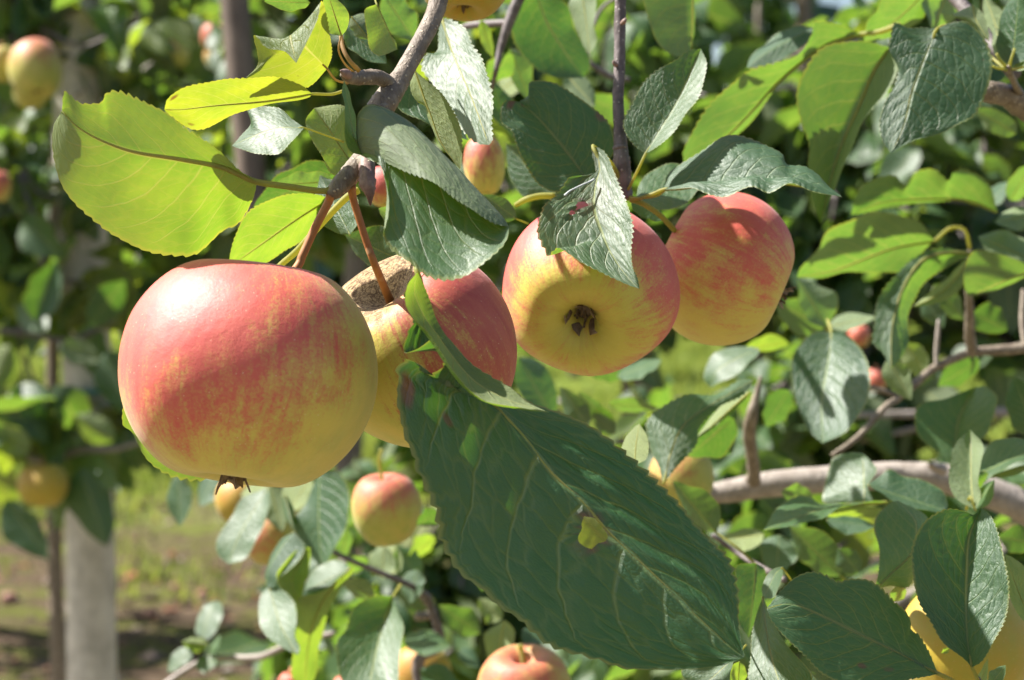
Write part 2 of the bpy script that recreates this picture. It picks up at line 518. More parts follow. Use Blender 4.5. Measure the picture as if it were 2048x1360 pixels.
def pxtube(name, parent, c, pts, mat, segs=8, per=6, wob=0.0, **props):
    """pts: (x, y, depth, width in picture pixels)."""
    P, R = [], []
    for x, y, d, wpx in pts:
        X, Y = pix(c, x, y)
        P.append(P3(X, Y, d))
        R.append(wpx * 0.5 / CROPS[c][2] / FPX * d)
    return tube_obj(name, parent, P, R, mat, segs, per, wob, **props)


# ------------------------------------------------------------------ leaves
def edge_curve(base, pts, tip, tg):
    full = [base] + list(pts) + [tip]
    if any(len(p) == 3 for p in pts):
        ts = [0.0] + [p[2] for p in pts] + [1.0]
        A = np.array([(p[0], p[1], t) for p, t in zip(full, ts)])
        D = catmull(A, 8)
        tt = np.maximum.accumulate(D[:, 2])
        tt = tt + np.arange(len(tt)) * 1e-7
        return np.stack([np.interp(tg, tt, D[:, 0]), np.interp(tg, tt, D[:, 1])], 1)
    return resample(catmull(np.array([p[:2] for p in full]), 8), tg)


def leaf(parent, c, mid, L, R, d=0.7, d1=None, dl=0.0, dr=0.0, face='u', mat='g', pet=None, teeth=30, ns=6, bulge=0.0,
         label=None, holes=(), half=None, amp=1.0, dm=0.0, rib=True, petmat='petiole', pw=1.0, puck=1.0, sun=None, name='leaf'):
    """One leaf traced by its midrib and two margins. dl / dr / dm: how much deeper (m) each margin and the middle of the midrib lie."""
    d1 = d if d1 is None else d1
    ntt = teeth * 4 if teeth >= 20 else 30
    tg = np.linspace(0, 1, ntt + 1)
    mp = np.array([pix(c, p[0], p[1]) for p in mid])
    Lp = [(*pix(c, p[0], p[1]), *p[2:]) for p in L]
    Rp = [(*pix(c, p[0], p[1]), *p[2:]) for p in R]
    base, tip = tuple(mp[0]), tuple(mp[-1])
    mc = resample(catmull(mp, 10), tg)
    Lc = edge_curve(base, Lp, tip, tg)
    Rc = edge_curve(base, Rp, tip, tg)
    prof = np.sqrt(np.clip(4 * tg * (1 - tg), 0, 1))
    if sun is not None:                                    # tilt the blade so that it catches the sun
        k = d / FPX * sun
        slope = lambda q, p: k * (-0.89 * (q[1] - p[1]) - 0.74 * (q[0] - p[0]))
        d1 = d + slope(tip, base)
        h = len(tg) // 2
        dl = dl + slope(Lc[h], mc[h])
        dr = dr + slope(Rc[h], mc[h])
    ramp_ = lambda v: v[0] + (v[1] - v[0]) * tg if isinstance(v, tuple) else v
    dl, dr = ramp_(dl), ramp_(dr)
    dmid = d + (d1 - d) * tg + dm * prof ** 2
    M3 = P3(mc[:, 0], mc[:, 1], dmid)
    L3 = P3(Lc[:, 0], Lc[:, 1], d + (d1 - d) * tg + dl * prof)
    R3 = P3(Rc[:, 0], Rc[:, 1], d + (d1 - d) * tg + dr * prof)
    leng = np.linalg.norm(np.diff(M3, axis=0), axis=1).sum()
    ph = (tg * teeth) % 1.0 if teeth >= 20 else np.zeros_like(tg)
    saw = np.where(ph < 0.74, ph / 0.74, (1 - ph) / 0.26) - 0.35
    dens = 1 + 0.5 * np.sin(tg * 23 + leng * 900)
    rows = []
    sv = np.linspace(-1, 1, 2 * ns + 1)
    T = np.gradient(M3, axis=0)
    T /= np.linalg.norm(T, axis=1)[:, None] + 1e-12
    grid = np.zeros((ntt + 1, 2 * ns + 1, 3))
    seed = rng.uniform(0, 6.28, 4)
    for k, s in enumerate(sv):
        E = L3 if s < 0 else R3
        a = abs(s)
        W = E - M3
        wl = np.linalg.norm(W, axis=1)[:, None] + 1e-9
        out = W / wl
        nrm = np.cross(T, out) * (1 if s < 0 else -1)
        nrm /= np.linalg.norm(nrm, axis=1)[:, None] + 1e-9
        p = M3 + W * a
        # toothed margin
        p = p + out * (saw * amp * 0.010 * leng * np.sqrt(prof) * dens * a ** 8)[:, None]
        # pillow between the side veins and gentle waves
        q = (tg - 0.22 * a - 0.10 * a * a + (0.028 if s > 0 else -0.028 if s < 0 else 0)) * 8.5
        pil = np.abs(np.sin(np.pi * q))
        h = puck * leng * (0.0070 * pil * math.sin(math.pi * min(a * 1.0, 1)) * 1.3 + 0.010 * a * np.sin(tg * 9 + seed[0] + (2.0 if s < 0 else 0)) * a
                           + 0.006 * a * a * np.sin(tg * 21 + seed[1] + 3 * s))
        h = h + bulge * leng * 4 * a * (1 - a) * prof
        grid[:, k] = p + nrm * (h * prof)[:, None]
    nc = 2 * ns + 1
    V = grid.reshape(-1, 3)
    UV = np.stack([np.tile(sv, ntt + 1), np.repeat(tg, nc)], 1)
    idx = np.arange((ntt + 1) * nc).reshape(ntt + 1, nc)
    F = np.stack([idx[:-1, :-1], idx[:-1, 1:], idx[1:, 1:], idx[1:, :-1]], -1).reshape(-1, 4)
    # which way round
    sel = F.reshape(ntt, nc - 1, 4)
    i0, i1 = int(ntt * 0.3), int(ntt * 0.7)
    if half == 'L':
        sel = sel[i0:i1, :ns]
    elif half == 'R':
        sel = sel[i0:i1, ns:]
    else:
        sel = sel[i0:i1]
    q = V[sel.reshape(-1, 4)]
    nn = np.cross(q[:, 2] - q[:, 0], q[:, 3] - q[:, 1])
    view = q.mean(1) - CAM
    tow = -np.einsum('ij,ij->i', nn, view).sum()
    if (tow > 0) != (face == 'u'):
        F = F[:, ::-1]
        sgn = -1
    else:
        sgn = 1
    scar = np.zeros(len(V), np.float32)
    for (hx, hy, hr, he) in holes:
        X, Y = pix(c, hx, hy)
        rel = V - CAM
        dep = rel @ FWD
        px = 1024 + (rel @ RGT) / dep * FPX
        py = 680 - (rel @ UPV) / dep * FPX
        hr2, he2 = hr / CROPS[c][2], he / CROPS[c][2]
        th = np.arctan2((py - Y) / he2, (px - X) / hr2)
        wig = 1 + 0.14 * np.sin(3 * th + 1) + 0.10 * np.sin(5 * th)
        rr = np.sqrt(((px - X) / hr2) ** 2 + ((py - Y) / he2) ** 2) / wig
        ins = rr < 1
        scar = np.maximum(scar, np.clip((1.5 - rr) / 0.35, 0, 1))
        keep = ~ins[F].any(1)
        drop = F[~keep]
        F = F[keep]
        rim = np.unique(drop[~ins[drop]])
        for i in rim:                                       # pull the rim onto the torn outline
            k = 1 - 1.0 / rr[i]
            dx, dy = (X - px[i]) * k, (Y - py[i]) * k
            V[i] += (dx / FPX * dep[i]) * RGT - (dy / FPX * dep[i]) * UPV
    used = np.unique(F)
    remap = np.full(len(V), -1)
    remap[used] = np.arange(len(used))
    loc = M3[0].copy()
    me = mesh_from(name, V[used] - loc, remap[F], M[mat], UV[used])
    if len(holes):
        at_ = me.attributes.new('scar', 'FLOAT', 'POINT')
        at_.data.foreach_set('value', scar[used].astype(np.float32))
    o = link(name, me, parent, loc, label=label)
    # petiole with the midrib that continues it along the underside
    if rib or pet:
        step = max(1, ntt // 12)
        mp3 = M3[::step]
        mt = tg[::step]
        T2 = T[::step]
        Wm = (R3 - L3)[::step]
        nr = np.cross(T2, Wm)
        nr /= np.linalg.norm(nr, axis=1)[:, None] + 1e-12
        vw = (mp3 - CAM)
        flip = np.sign(np.einsum('ij,ij->i', nr, vw))
        nr = nr * flip[:, None]                               # away from the camera
        und = nr if face == 'u' else -nr
        r0 = pw * max(0.0105 * leng, 0.00030)
        rad = r0 * (1 - 0.86 * mt)
        mp3 = mp3 + und * (rad * (0.30 if face == 'n' else 0.86))[:, None]
        pts, rr = list(mp3) if rib else [mp3[0], mp3[1]], list(rad) if rib else [rad[0], rad[1]]
        if pet:
            pp = [P3(*pix(c, p[0], p[1]), p[2]) for p in pet]
            pts = pp + pts
            rr = [r0 * 1.25 if i == 0 else r0 * 1.08 for i in range(len(pp))] + rr
        tube_obj('petiole', o, pts, rr, M[petmat], 6, 3)
    return o


def gleaf(parent, c, b, t, wl, wr=None, d=1.0, dd=0.0, dl=0.0, dr=0.0, face='u', mat='g', bend=0.0, pet=None, teeth=24, label=None, **kw):
    """A leaf given by base, tip, half widths of each blade half (fractions of its length, as seen) and a sideways bend."""
    wr = wl if wr is None else wr
    b, t = np.array(b, float), np.array(t, float)
    ax = t - b
    ln = np.linalg.norm(ax)
    ax /= ln
    nv = np.array([ax[1], -ax[0]])
    tt = np.array([0.0, 0.2, 0.4, 0.6, 0.8, 1.0])
    mid = [b + ax * ln * q + nv * bend * ln * 4 * q * (1 - q) for q in tt]
    sh = {0.1: 0.55, 0.25: 0.90, 0.42: 1.0, 0.6: 0.90, 0.78: 0.60, 0.92: 0.24}
    L, R = [], []
    for q, hgt in sh.items():
        m = b + ax * ln * q + nv * bend * ln * 4 * q * (1 - q)
        j1, j2 = rng.uniform(0.84, 1.14, 2)
        L.append(tuple(m + nv * wl * ln * hgt * j1))
        R.append(tuple(m - nv * wr * ln * hgt * j2))
    return leaf(parent, c, [tuple(m) for m in mid], L, R, d, d + dd, dl, dr, face, mat, pet, teeth, label=label, ns=4, **kw)


# ------------------------------------------------------------------ apples
def rot_to(up, spin=0.0):
    up = Vector(up).normalized()
    return (up.to_track_quat('Z', 'Y').to_matrix() @ Matrix.Rotation(spin, 3, 'Z'))


def apple_mesh(R, H, blush_dir, nu=72, nv=56, top=0.60, bot=0.40, lob=0.02, blush_gain=0.75, blush_off=0.25, seed=0, skew=(0, 0), mat=None, tops=0.36, bots=0.30, russ=None, tap=0.085, irr=1.0):
    r = np.random.default_rng(seed)
    th = np.linspace(0, math.pi, nv + 1)
    th = math.pi * (0.5 - 0.5 * np.cos(th)) * 0.45 + th * 0.55
    ph = np.linspace(0, 2 * math.pi, nu, endpoint=False)
    TH, PH = np.meshgrid(th, ph, indexing='ij')
    rho = 1 - top * np.exp(-(TH / tops) ** 2) - bot * np.exp(-((math.pi - TH) / bots) ** 2)
    taper = 1 - tap * (1 - np.cos(TH)) * 0.5
    p1, p2, p3 = r.uniform(0, 6.28, 3)
    lobe = 1 + lob * np.cos(5 * PH + p1) * np.clip((TH - 1.2) / 1.9, 0, 1) * np.sin(TH) * 1.8 + irr * 0.018 * np.cos(2 * PH + p2) * np.sin(TH) + irr * 0.016 * np.cos(3 * PH + p3) * np.sin(TH) + irr * 0.012 * np.sin(3 * TH + p1) * np.cos(PH + p3)
    rr = R * rho * np.sin(TH) * taper * lobe
    z = H * rho * np.cos(TH) * (1 + 0.02 * np.cos(PH + p2))
    x, y = rr * np.cos(PH), rr * np.sin(PH)
    x = x + skew[0] * z
    y = y + skew[1] * z
    V = np.stack([x, y, z], -1).reshape(-1, 3)
    i = np.arange((nv + 1) * nu).reshape(nv + 1, nu)
    j = np.roll(i, -1, axis=1)
    F = np.stack([i[:-1], i[1:], j[1:], j[:-1]], -1).reshape(-1, 4)
    me = mesh_from('apple', V, F, mat)
    bd = np.array(Vector(blush_dir).normalized())
    nrm = np.stack([np.sin(TH) * np.cos(PH), np.sin(TH) * np.sin(PH), np.cos(TH)], -1).reshape(-1, 3)
    bl = nrm @ bd * blush_gain + blush_off
    a = me.attributes.new('blush', 'FLOAT', 'POINT')
    a.data.foreach_set('value', bl.astype(np.float32))
    mer = np.stack([np.cos(PH), np.sin(PH), TH], -1).reshape(-1, 3)
    a = me.attributes.new('merid', 'FLOAT_VECTOR', 'POINT')
    a.data.foreach_set('vector', mer.astype(np.float32).ravel())
    a = me.attributes.new('basin', 'FLOAT', 'POINT')
    a.data.foreach_set('value', np.exp(-((math.pi - TH) / (bots * 0.62)) ** 2).reshape(-1).astype(np.float32))
    a = me.attributes.new('cavity', 'FLOAT', 'POINT')
    a.data.foreach_set('value', np.exp(-(TH / ((0.80 + 0.34 * np.cos(PH - russ)) if russ is not None else 0.66)) ** 2).reshape(-1).astype(np.float32))
    return me


def calyx_mesh(R, seed, big=1.0, spread=0.5):
    """Five dry curled sepals and a few stamens in the basin; local z points along the apple's axis."""
    r = np.random.default_rng(seed)
    V, F = [], []
    for k in range(5):
        a = k * 2 * math.pi / 5 + r.uniform(-0.25, 0.25)
        ln = R * r.uniform(0.17, 0.28) * big
        curl = r.uniform(-0.9, 1.3)
        u = np.array([math.cos(a), math.sin(a), 0])
        v = np.array([-math.sin(a), math.cos(a), 0])
        b0 = len(V)
        n = 5
        for q in range(n + 1):
            f = q / n
            out = R * 0.055 * big + ln * (0.12 * f + spread * f * f)
            dn = -ln * (1.0 * f - 0.12 * f * f) + ln * 0.12 * f * f * math.sin(curl)
            wd = R * 0.06 * big * (1 - f) ** 0.7 * (1 + 0.3 * math.sin(f * 5 + k)) + R * 0.004
            c = u * out + np.array([0, 0, dn]) + v * ln * 0.18 * f * f * r.uniform(-1, 1)
            V += [c - v * wd, c + u * R * 0.018 * (1 - f) , c + v * wd, c - u * R * 0.012]
        for q in range(n):
            o = b0 + q * 4
            for s in range(4):
                F.append((o + s, o + (s + 1) % 4, o + 4 + (s + 1) % 4, o + 4 + s))
        F.append((b0 + n * 4, b0 + n * 4 + 1, b0 + n * 4 + 2, b0 + n * 4 + 3))
    tv, tf = tube(np.array([[0, 0, R * .05], [0, 0, -R * .02 * big], [0, 0, -R * .06 * big]]), [R * .10 * big, R * .095 * big, R * .05 * big], 10, True)
    o = len(V)
    V += list(tv)
    F += [tuple(i + o for i in f) for f in tf]
    for k in range(7):                                                  # stamens
        a = r.uniform(0, 6.28)
        p0 = np.array([math.cos(a), math.sin(a), 0]) * R * 0.04
        p2 = np.array([math.cos(a + 0.6), math.sin(a + 0.6), 0]) * R * r.uniform(0.03, 0.10) + np.array([0, 0, -R * r.uniform(0.10, 0.2) * big])
        tv, tf = tube(np.array([p0, (p0 + p2) / 2 + r.uniform(-1, 1, 3) * R * 0.015, p2]), [R * 0.010, R * 0.009, R * 0.014], 4, False)
        o = len(V)
        V += list(tv)
        F += [tuple(i + o for i in f) for f in tf]
    return mesh_from('calyx', np.array(V), np.array(F), M['calyx'], smooth=False)


def apple(label, px, py, d, rpx, up, mat, h=1.04, blush=(-0.5, -0.5, 0.7), seed=0, group=None, spin=0.0, hero=True, stem_px=None, bot=0.40, top=0.60,
          gain=0.75, off=0.25, skew=(0, 0), lob=0.02, stemw=0.0013, calyx=1.0, tops=0.36, bots=0.30, stemmat='stem', russ=None, tap=0.085, irr=1.0, spread=0.5, name='apple'):
    """An apple seen at px,py with radius rpx pixels at depth d; up: stalk end direction in world; blush: sunny side in world."""
    R = rpx / FPX * d
    rot = rot_to(up, spin)
    bl = rot.transposed() @ Vector(blush)
    ra = None
    if russ is not None:
        q = rot.transposed() @ Vector(russ)
        ra = math.atan2(q.y, q.x)
    nu, nv = (88, 64) if hero else (40, 28)
    me = apple_mesh(R, R * h, bl, nu, nv, top, bot, lob, gain, off, seed, skew, M[mat], tops, bots, ra, tap, irr)
    o = link(name, me, None, P3(px, py, d), label=label, category='apple', group=group)
    o.rotation_mode = 'QUATERNION'
    o.rotation_quaternion = rot.to_quaternion()
    zc = -R * h * (1 - bot) * 1.0
    if calyx:
        cm = calyx_mesh(R, seed + 5, calyx, spread)
        co = bpy.data.objects.new('calyx', cm)
        COL.objects.link(co)
        co.parent = o
        co.location = (skew[0] * zc, skew[1] * zc, zc)
    # stalk: from the cavity out, then along the given places
    zt = R * h * (1 - top)
    p0 = Vector(o.location) + rot @ Vector((skew[0] * zt, skew[1] * zt, zt - R * 0.03))
    pts = [np.array(p0)]
    if stem_px:
        for (x, y, dd) in stem_px:
            pts.append(P3(x, y, dd))
    else:
        p1 = Vector(o.location) + rot @ Vector((0.05 * R, 0, R * h * 0.8))
        p2 = p1 + (rot @ Vector((0, 0, 0.15 * R))) + Vector((0.05 * R, 0.2 * R, 0.1 * R))
        pts += [np.array(p1), np.array(p2)]
    A = catmull(np.array(pts), 6)
    n = len(A)
    rad = stemw * (1 + 0.35 * np.linspace(-1, 1, n) ** 6)
    V, F = tube(A, rad, 8 if hero else 6)
    inv = rot.transposed()
    VV = np.array([(inv @ (Vector(v) - o.location))[:] for v in V])
    sm = bpy.data.meshes.new('stem')
    sm.from_pydata(VV.tolist(), [], [f if f[2] != f[3] else f[:3] for f in F])
    sm.polygons.foreach_set('use_smooth', np.ones(len(sm.polygons), bool))
    sm.materials.append(M[stemmat])
    st = bpy.data.objects.new('stem', sm)
    COL.objects.link(st)
    st.parent = o
    return o


# ------------------------------------------------------------------ far leaves and trees
def proto_leaf(n_t, n_s, curl, fold, twist, mat, name='leaf'):
    """Unit long leaf along +x, upper face +z."""
    t = np.linspace(0, 1, n_t + 1)
    s = np.linspace(-1, 1, 2 * n_s + 1)
    Tt, S = np.meshgrid(t, s, indexing='ij')
    wdt = 0.29 * np.sin(np.pi * np.clip(Tt, 0, 1) ** 0.78) ** 0.8 + 0.004
    sawt = 1 + 0.05 * ((np.arange(n_t + 1) % 2) * 2 - 1)[:, None] * (np.abs(S) > 0.9)
    y = S * wdt * sawt
    z = np.abs(S) * wdt * fold + curl * (Tt - 0.4) ** 2 * -1.0 + 0.03 * np.sin(Tt * 9 + S * 2)
    x = Tt * (1 - 0.12 * abs(curl))
    ang = twist * (Tt - 0.3)
    y2, z2 = y * np.cos(ang) - z * np.sin(ang), y * np.sin(ang) + z * np.cos(ang)
    V = np.stack([x, y2, z2], -1).reshape(-1, 3)
    nc = 2 * n_s + 1
    idx = np.arange((n_t + 1) * nc).reshape(n_t + 1, nc)
    F = np.stack([idx[:-1, :-1], idx[1:, :-1], idx[1:, 1:], idx[:-1, 1:]], -1).reshape(-1, 4)
    UV = np.stack([S.ravel(), Tt.ravel()], 1)
    return V, F, UV


PROTO = [proto_leaf(8, 2, c, f, tw, None) for c, f, tw in ((0.25, 0.35, 0.2), (0.7, 0.2, -0.5), (0.1, 0.7, 0.4), (-0.3, 0.45, 0.9), (0.9, 0.5, 0.1), (0.4, 0.1, -1.0))]
PROTO_ME = {}
for mk in ('bgl', 'bgy'):
    for i, (V, F, UV) in enumerate(PROTO):
        PROTO_ME[mk, i] = mesh_from('leaf', V, F, M[mk], UV)
LOWP = [proto_leaf(3, 1, c, f, tw, None) for c, f, tw in ((0.3, 0.4, 0.3), (0.7, 0.2, -0.6), (0.0, 0.6, 0.8))]


def frames(n, rnd):
    """n leaf frames (3x3, columns x along the leaf, y across, z upper side): hanging outward and down, upper sides mostly to the light."""
    az = rnd.uniform(0, 2 * math.pi, n)
    el = rnd.normal(-0.55, 0.45, n)
    x = np.stack([np.cos(az) * np.cos(el), np.sin(az) * np.cos(el), np.sin(el)], 1)
    up = np.array(SUN_TO) * 0.45 + np.array([0, 0, 0.55]) + rnd.normal(0, 0.55, (n, 3))
    z = up - x * np.einsum('ij,ij->i', up, x)[:, None]
    z /= np.linalg.norm(z, axis=1)[:, None] + 1e-9
    y = np.cross(z, x)
    return np.stack([x, y, z], -1)


def join_leaves(pos, fr, size, kinds, protos, mat, name, loc):
    Vs, Fs, Us = [], [], []
    off = 0
    for k in range(len(protos)):
        m = kinds == k
        n = int(m.sum())
        if not n:
            continue
        V, F, UV = protos[k]
        W = np.einsum('nij,vj->nvi', fr[m], V) * size[m][:, None, None] + pos[m][:, None, :]
        Vs.append(W.reshape(-1, 3))
        Fs.append((F[None] + (np.arange(n) * len(V))[:, None, None] + off).reshape(-1, 4))
        Us.append(np.tile(UV, (n, 1)))
        off += n * len(V)
    return mesh_from(name, np.vstack(Vs) - np.array(loc), np.vstack(Fs), mat, np.vstack(Us))


def in_view(pos, margin=120):
    rel = pos - CAM
    dep = rel @ FWD
    px = 1024 + (rel @ RGT) / np.maximum(dep, 0.01) * FPX
    py = 680 - (rel @ UPV) / np.maximum(dep, 0.01) * FPX
    return (dep > 0.3) & (px > -margin) & (px < 2048 + margin) & (py > -margin) & (py < 1360 + margin), px, py, dep


def clear_of(px, py, zones):
    ok = np.ones(len(px), bool)
    for (x0, y0, x1, y1, keep) in zones:
        inside = (px > x0) & (px < x1) & (py > y0) & (py < y1)
        ok &= ~(inside & (rng.uniform(0, 1, len(px)) > keep))
    return ok


def tree(label, base, height, blobs, size, n_single, group, far=False, trunk_r=0.03, seed=0, lean=0.0, yellow=0.2, limb_mat='limb', zones=()):
    """An apple tree: trunk, limbs to each leaf mass, twigs, leaves (the ones that show largest singly, the rest as one foliage part).
    blobs: (x, y, z, rx, ry, rz, leaves)."""
    rnd = np.random.default_rng(seed)
    base = np.array(base, float)
    root = thing('apple_tree', label, 'tree', base, group)
    top = base + np.array([lean, 0, height])
    mids = base + np.array([lean * 0.4 + rnd.normal(0, 0.03), rnd.normal(0, 0.03), height * 0.5])
    tube_obj('trunk', root, [base + [0, 0, -0.05], mids, top], [trunk_r * 1.15, trunk_r * 0.8, trunk_r * 0.25], M['bark'], 10, 8, 0.03)
    allp, allf, alls = [], [], []
    twigs_V, twigs_F, to = [], [], 0
    for (bx, by, bz, rx, ry, rz, n) in blobs:
        c = np.array([bx, by, bz])
        rad = np.array([rx, ry, rz])
        st = base + (top - base) * np.clip((bz - base[2] - rz * 0.5) / height, 0.12, 0.92)
        tube_obj('limb', root, [st, (st + c) / 2 + rnd.normal(0, 0.04, 3), c + rnd.normal(0, 0.3, 3) * rad], [trunk_r * 0.45, trunk_r * 0.33, trunk_r * 0.12], M[limb_mat], 7, 6, 0.03)
        nt_ = max(2, n // 14)
        q = rnd.normal(0, 1, (nt_, 3))
        q /= np.linalg.norm(q, axis=1)[:, None]
        ends = c + q * rad * (rnd.uniform(0.15, 1, nt_) ** 0.45)[:, None]
        for e in ends:
            if not far:
                s0 = c + (e - c) * 0.1
                tv, tf = tube(catmull(np.array([s0, (s0 + e) / 2 + rnd.normal(0, 0.02, 3), e]), 3), np.linspace(0.0042, 0.0018, 7), 5, False)
                twigs_V.append(tv)
                twigs_F += [tuple(i + to for i in f) for f in tf]
                to += len(tv)
            m = max(3, int(rnd.normal(14, 3)))
            along = rnd.uniform(0.35, 1.05, m)
            pp = c + (e - c) * along[:, None] + rnd.normal(0, 0.022 if not far else 0.06, (m, 3))
            allp.append(pp)
            allf.append(frames(m, rnd))
            alls.append(size * rnd.uniform(0.6, 1.2, m))
    if twigs_V:
        me = bpy.data.meshes.new('twigs')
        me.from_pydata((np.vstack(twigs_V) - base).tolist(), [], twigs_F)
        me.materials.append(M['twig'])
        link('twigs', me, root, base, kind='stuff')
    pos, fr, sz = np.vstack(allp), np.concatenate(allf), np.concatenate(alls)
    vis, px, py, dep = in_view(pos)
    ok = clear_of(px, py, zones) | ~vis
    pos, fr, sz, vis, dep = pos[ok], fr[ok], sz[ok], vis[ok], dep[ok]
    yel = rnd.uniform(0, 1, len(pos)) < yellow
    rank = np.where(vis, sz / dep, 0)
    order = np.argsort(-rank)
    single = np.zeros(len(pos), bool)
    if n_single:
        single[order[:n_single]] = True
        single &= vis
    for i in np.nonzero(single)[0]:
        k = int(rnd.integers(len(PROTO)))
        o = bpy.data.objects.new('leaf', PROTO_ME['bgy' if yel[i] else 'bgl', k])
        COL.objects.link(o)
        o.parent = root
        o.location = pos[i] - base
        o.rotation_mode = 'QUATERNION'
        o.rotation_quaternion = Matrix(fr[i].tolist()).to_quaternion()
        o.scale = (sz[i],) * 3
    P_ = LOWP if far else PROTO
    for mk, sel in (('bgl', ~single & ~yel), ('bgy', ~single & yel)):
        if sel.sum():
            kinds = rnd.integers(0, len(P_), int(sel.sum()))
            link('foliage', join_leaves(pos[sel], fr[sel], sz[sel], kinds, P_, M[mk], 'foliage', base), root, base, kind='stuff')
    return root


# ================================================================== the ground, far woods, grass
def ground_material():
    N = NT('ground_soil_and_turf')
    tc = N.n('ShaderNodeTexCoord').outputs['Object']
    p = N.n('ShaderNodeSeparateXYZ', Vector=tc)
    n1 = N.noise(tc, 0.9, 5.0)
    n2 = N.noise(tc, 14.0, 6.0, 0.65)
    n3 = N.noise(tc, 70.0, 4.0, 0.6)
    soil = N.mix(N.ramp(n2, 0.3, 0.7), (0.055, 0.038, 0.024), (0.125, 0.09, 0.06))
    soil = N.mix(N.ramp(n3, 0.6, 0.75), soil, (0.20, 0.155, 0.115))
    soil = N.mix(N.math('MULTIPLY', N.ramp(N.noise(tc, 3.2, 5.0), 0.45, 0.62), 0.75), soil, (0.095, 0.11, 0.022))
    turf = N.mix(N.ramp(n2, 0.3, 0.7), (0.09, 0.14, 0.025), (0.19, 0.225, 0.045))
    y = N.math('ADD', p.outputs[1], N.math('MULTIPLY', N.math('SUBTRACT', n1, 0.5), 3.5))
    y = N.math('ADD', y, N.math('MULTIPLY', N.math('SUBTRACT', n2, 0.5), 4.5))
    f = N.ramp(y, 8.3, 11.5)
    soil = N.mix(N.ramp(p.outputs[1], 5.0, 4.2), soil, N.mix(n2, (0.15, 0.125, 0.075), (0.22, 0.185, 0.11)))   # unseen near ground, made pale to bounce light up onto the apples
    col = N.mix(f, soil, turf)
    h = N.math('ADD', n2, N.math('MULTIPLY', n3, 0.4))
    b = N.n('ShaderNodeBump', Strength=0.9, Distance=0.03, Height=h)
    bs = N.n('ShaderNodeBsdfPrincipled', Base__Color=col, Roughness=1.0, Normal=b.outputs[0])
    bs.inputs['Specular IOR Level'].default_value = 0.05
    N.t.links.new(bs.outputs[0], N.out.inputs[0])
    return N.m


gx = np.concatenate([np.linspace(-220, -8, 8), np.linspace(-6, 6, 61), np.linspace(8, 220, 8)])
gy = np.concatenate([np.linspace(-40, 0, 4), np.linspace(1, 16, 76), np.linspace(20, 300, 10)])
GX, GY = np.meshgrid(gx, gy, indexing='ij')
GZ = 0.02 * np.sin(GX * 1.7 + np.sin(GY)) + 0.02 * np.sin(GY * 1.3 + GX * 0.6) + rng.normal(0, 0.008, GX.shape)
gi = np.arange(GX.size).reshape(GX.shape)
gF = np.stack([gi[:-1, :-1], gi[1:, :-1], gi[1:, 1:], gi[:-1, 1:]], -1).reshape(-1, 4)
link('ground', mesh_from('ground', np.stack([GX, GY, GZ], -1).reshape(-1, 3), gF, ground_material()), kind='structure')


def grass_material():
    N = NT('grass_blades')
    geo = N.n('ShaderNodeNewGeometry')
    c = N.mix(geo.outputs['Random Per Island'], (0.11, 0.17, 0.03), (0.24, 0.27, 0.06))
    bs = N.n('ShaderNodeBsdfPrincipled', Base__Color=c, Roughness=0.7)
    bs.inputs['Specular IOR Level'].default_value = 0.15
    tr = N.n('ShaderNodeBsdfTranslucent', Color=N.mix(geo.outputs['Random Per Island'], (0.20, 0.30, 0.035), (0.36, 0.37, 0.07)))
    mx = N.n('ShaderNodeMixShader', Fac=0.45)
    N.t.links.new(bs.outputs[0], mx.inputs[1])
    N.t.links.new(tr.outputs[0], mx.inputs[2])
    N.t.links.new(mx.outputs[0], N.out.inputs[0])
    return N.m


ng = 110000
yy = 6.0 + 26 * rng.uniform(0, 1, ng) ** 1.6
xx = rng.uniform(-0.34, 0.34, ng) * yy
clump = np.sin(xx * 2.3 + 1.3) * np.sin(yy * 1.7 + xx) + 0.35 * rng.standard_normal(ng) + (yy - 9.3) * 0.6
k = clump > 0
xx, yy = xx[k], yy[k]
ng = len(xx)
az = rng.uniform(0, 6.28, ng)
hh = rng.uniform(0.03, 0.10, ng) * (0.7 + 0.04 * yy)
ww = rng.uniform(0.004, 0.010, ng) * (0.7 + 0.05 * yy)
ln = rng.uniform(0.1, 0.8, ng)
ux, uy = np.cos(az), np.sin(az)
z0 = 0.02 * np.sin(xx * 1.7 + np.sin(yy)) + 0.02 * np.sin(yy * 1.3 + xx * 0.6) - 0.01
gv = np.stack([np.stack([xx - uy * ww, yy + ux * ww, z0], -1), np.stack([xx + uy * ww, yy - ux * ww, z0], -1),
               np.stack([xx + uy * ww * .6 + ux * hh * ln * .4, yy - ux * ww * .6 + uy * hh * ln * .4, z0 + hh * .6], -1),
               np.stack([xx - uy * ww * .6 + ux * hh * ln * .4, yy + ux * ww * .6 + uy * hh * ln * .4, z0 + hh * .6], -1),
               np.stack([xx + ux * hh * ln, yy + uy * hh * ln, z0 + hh], -1)], 1)
gq = np.arange(ng)[:, None] * 5
gf = np.vstack([gq + [0, 1, 2], gq + [0, 2, 3], gq + [3, 2, 4]])
link('grass', mesh_from('grass', gv.reshape(-1, 3), gf, grass_material()), kind='stuff', label='bright sunlit grass growing beyond the bare soil strip', category='grass')

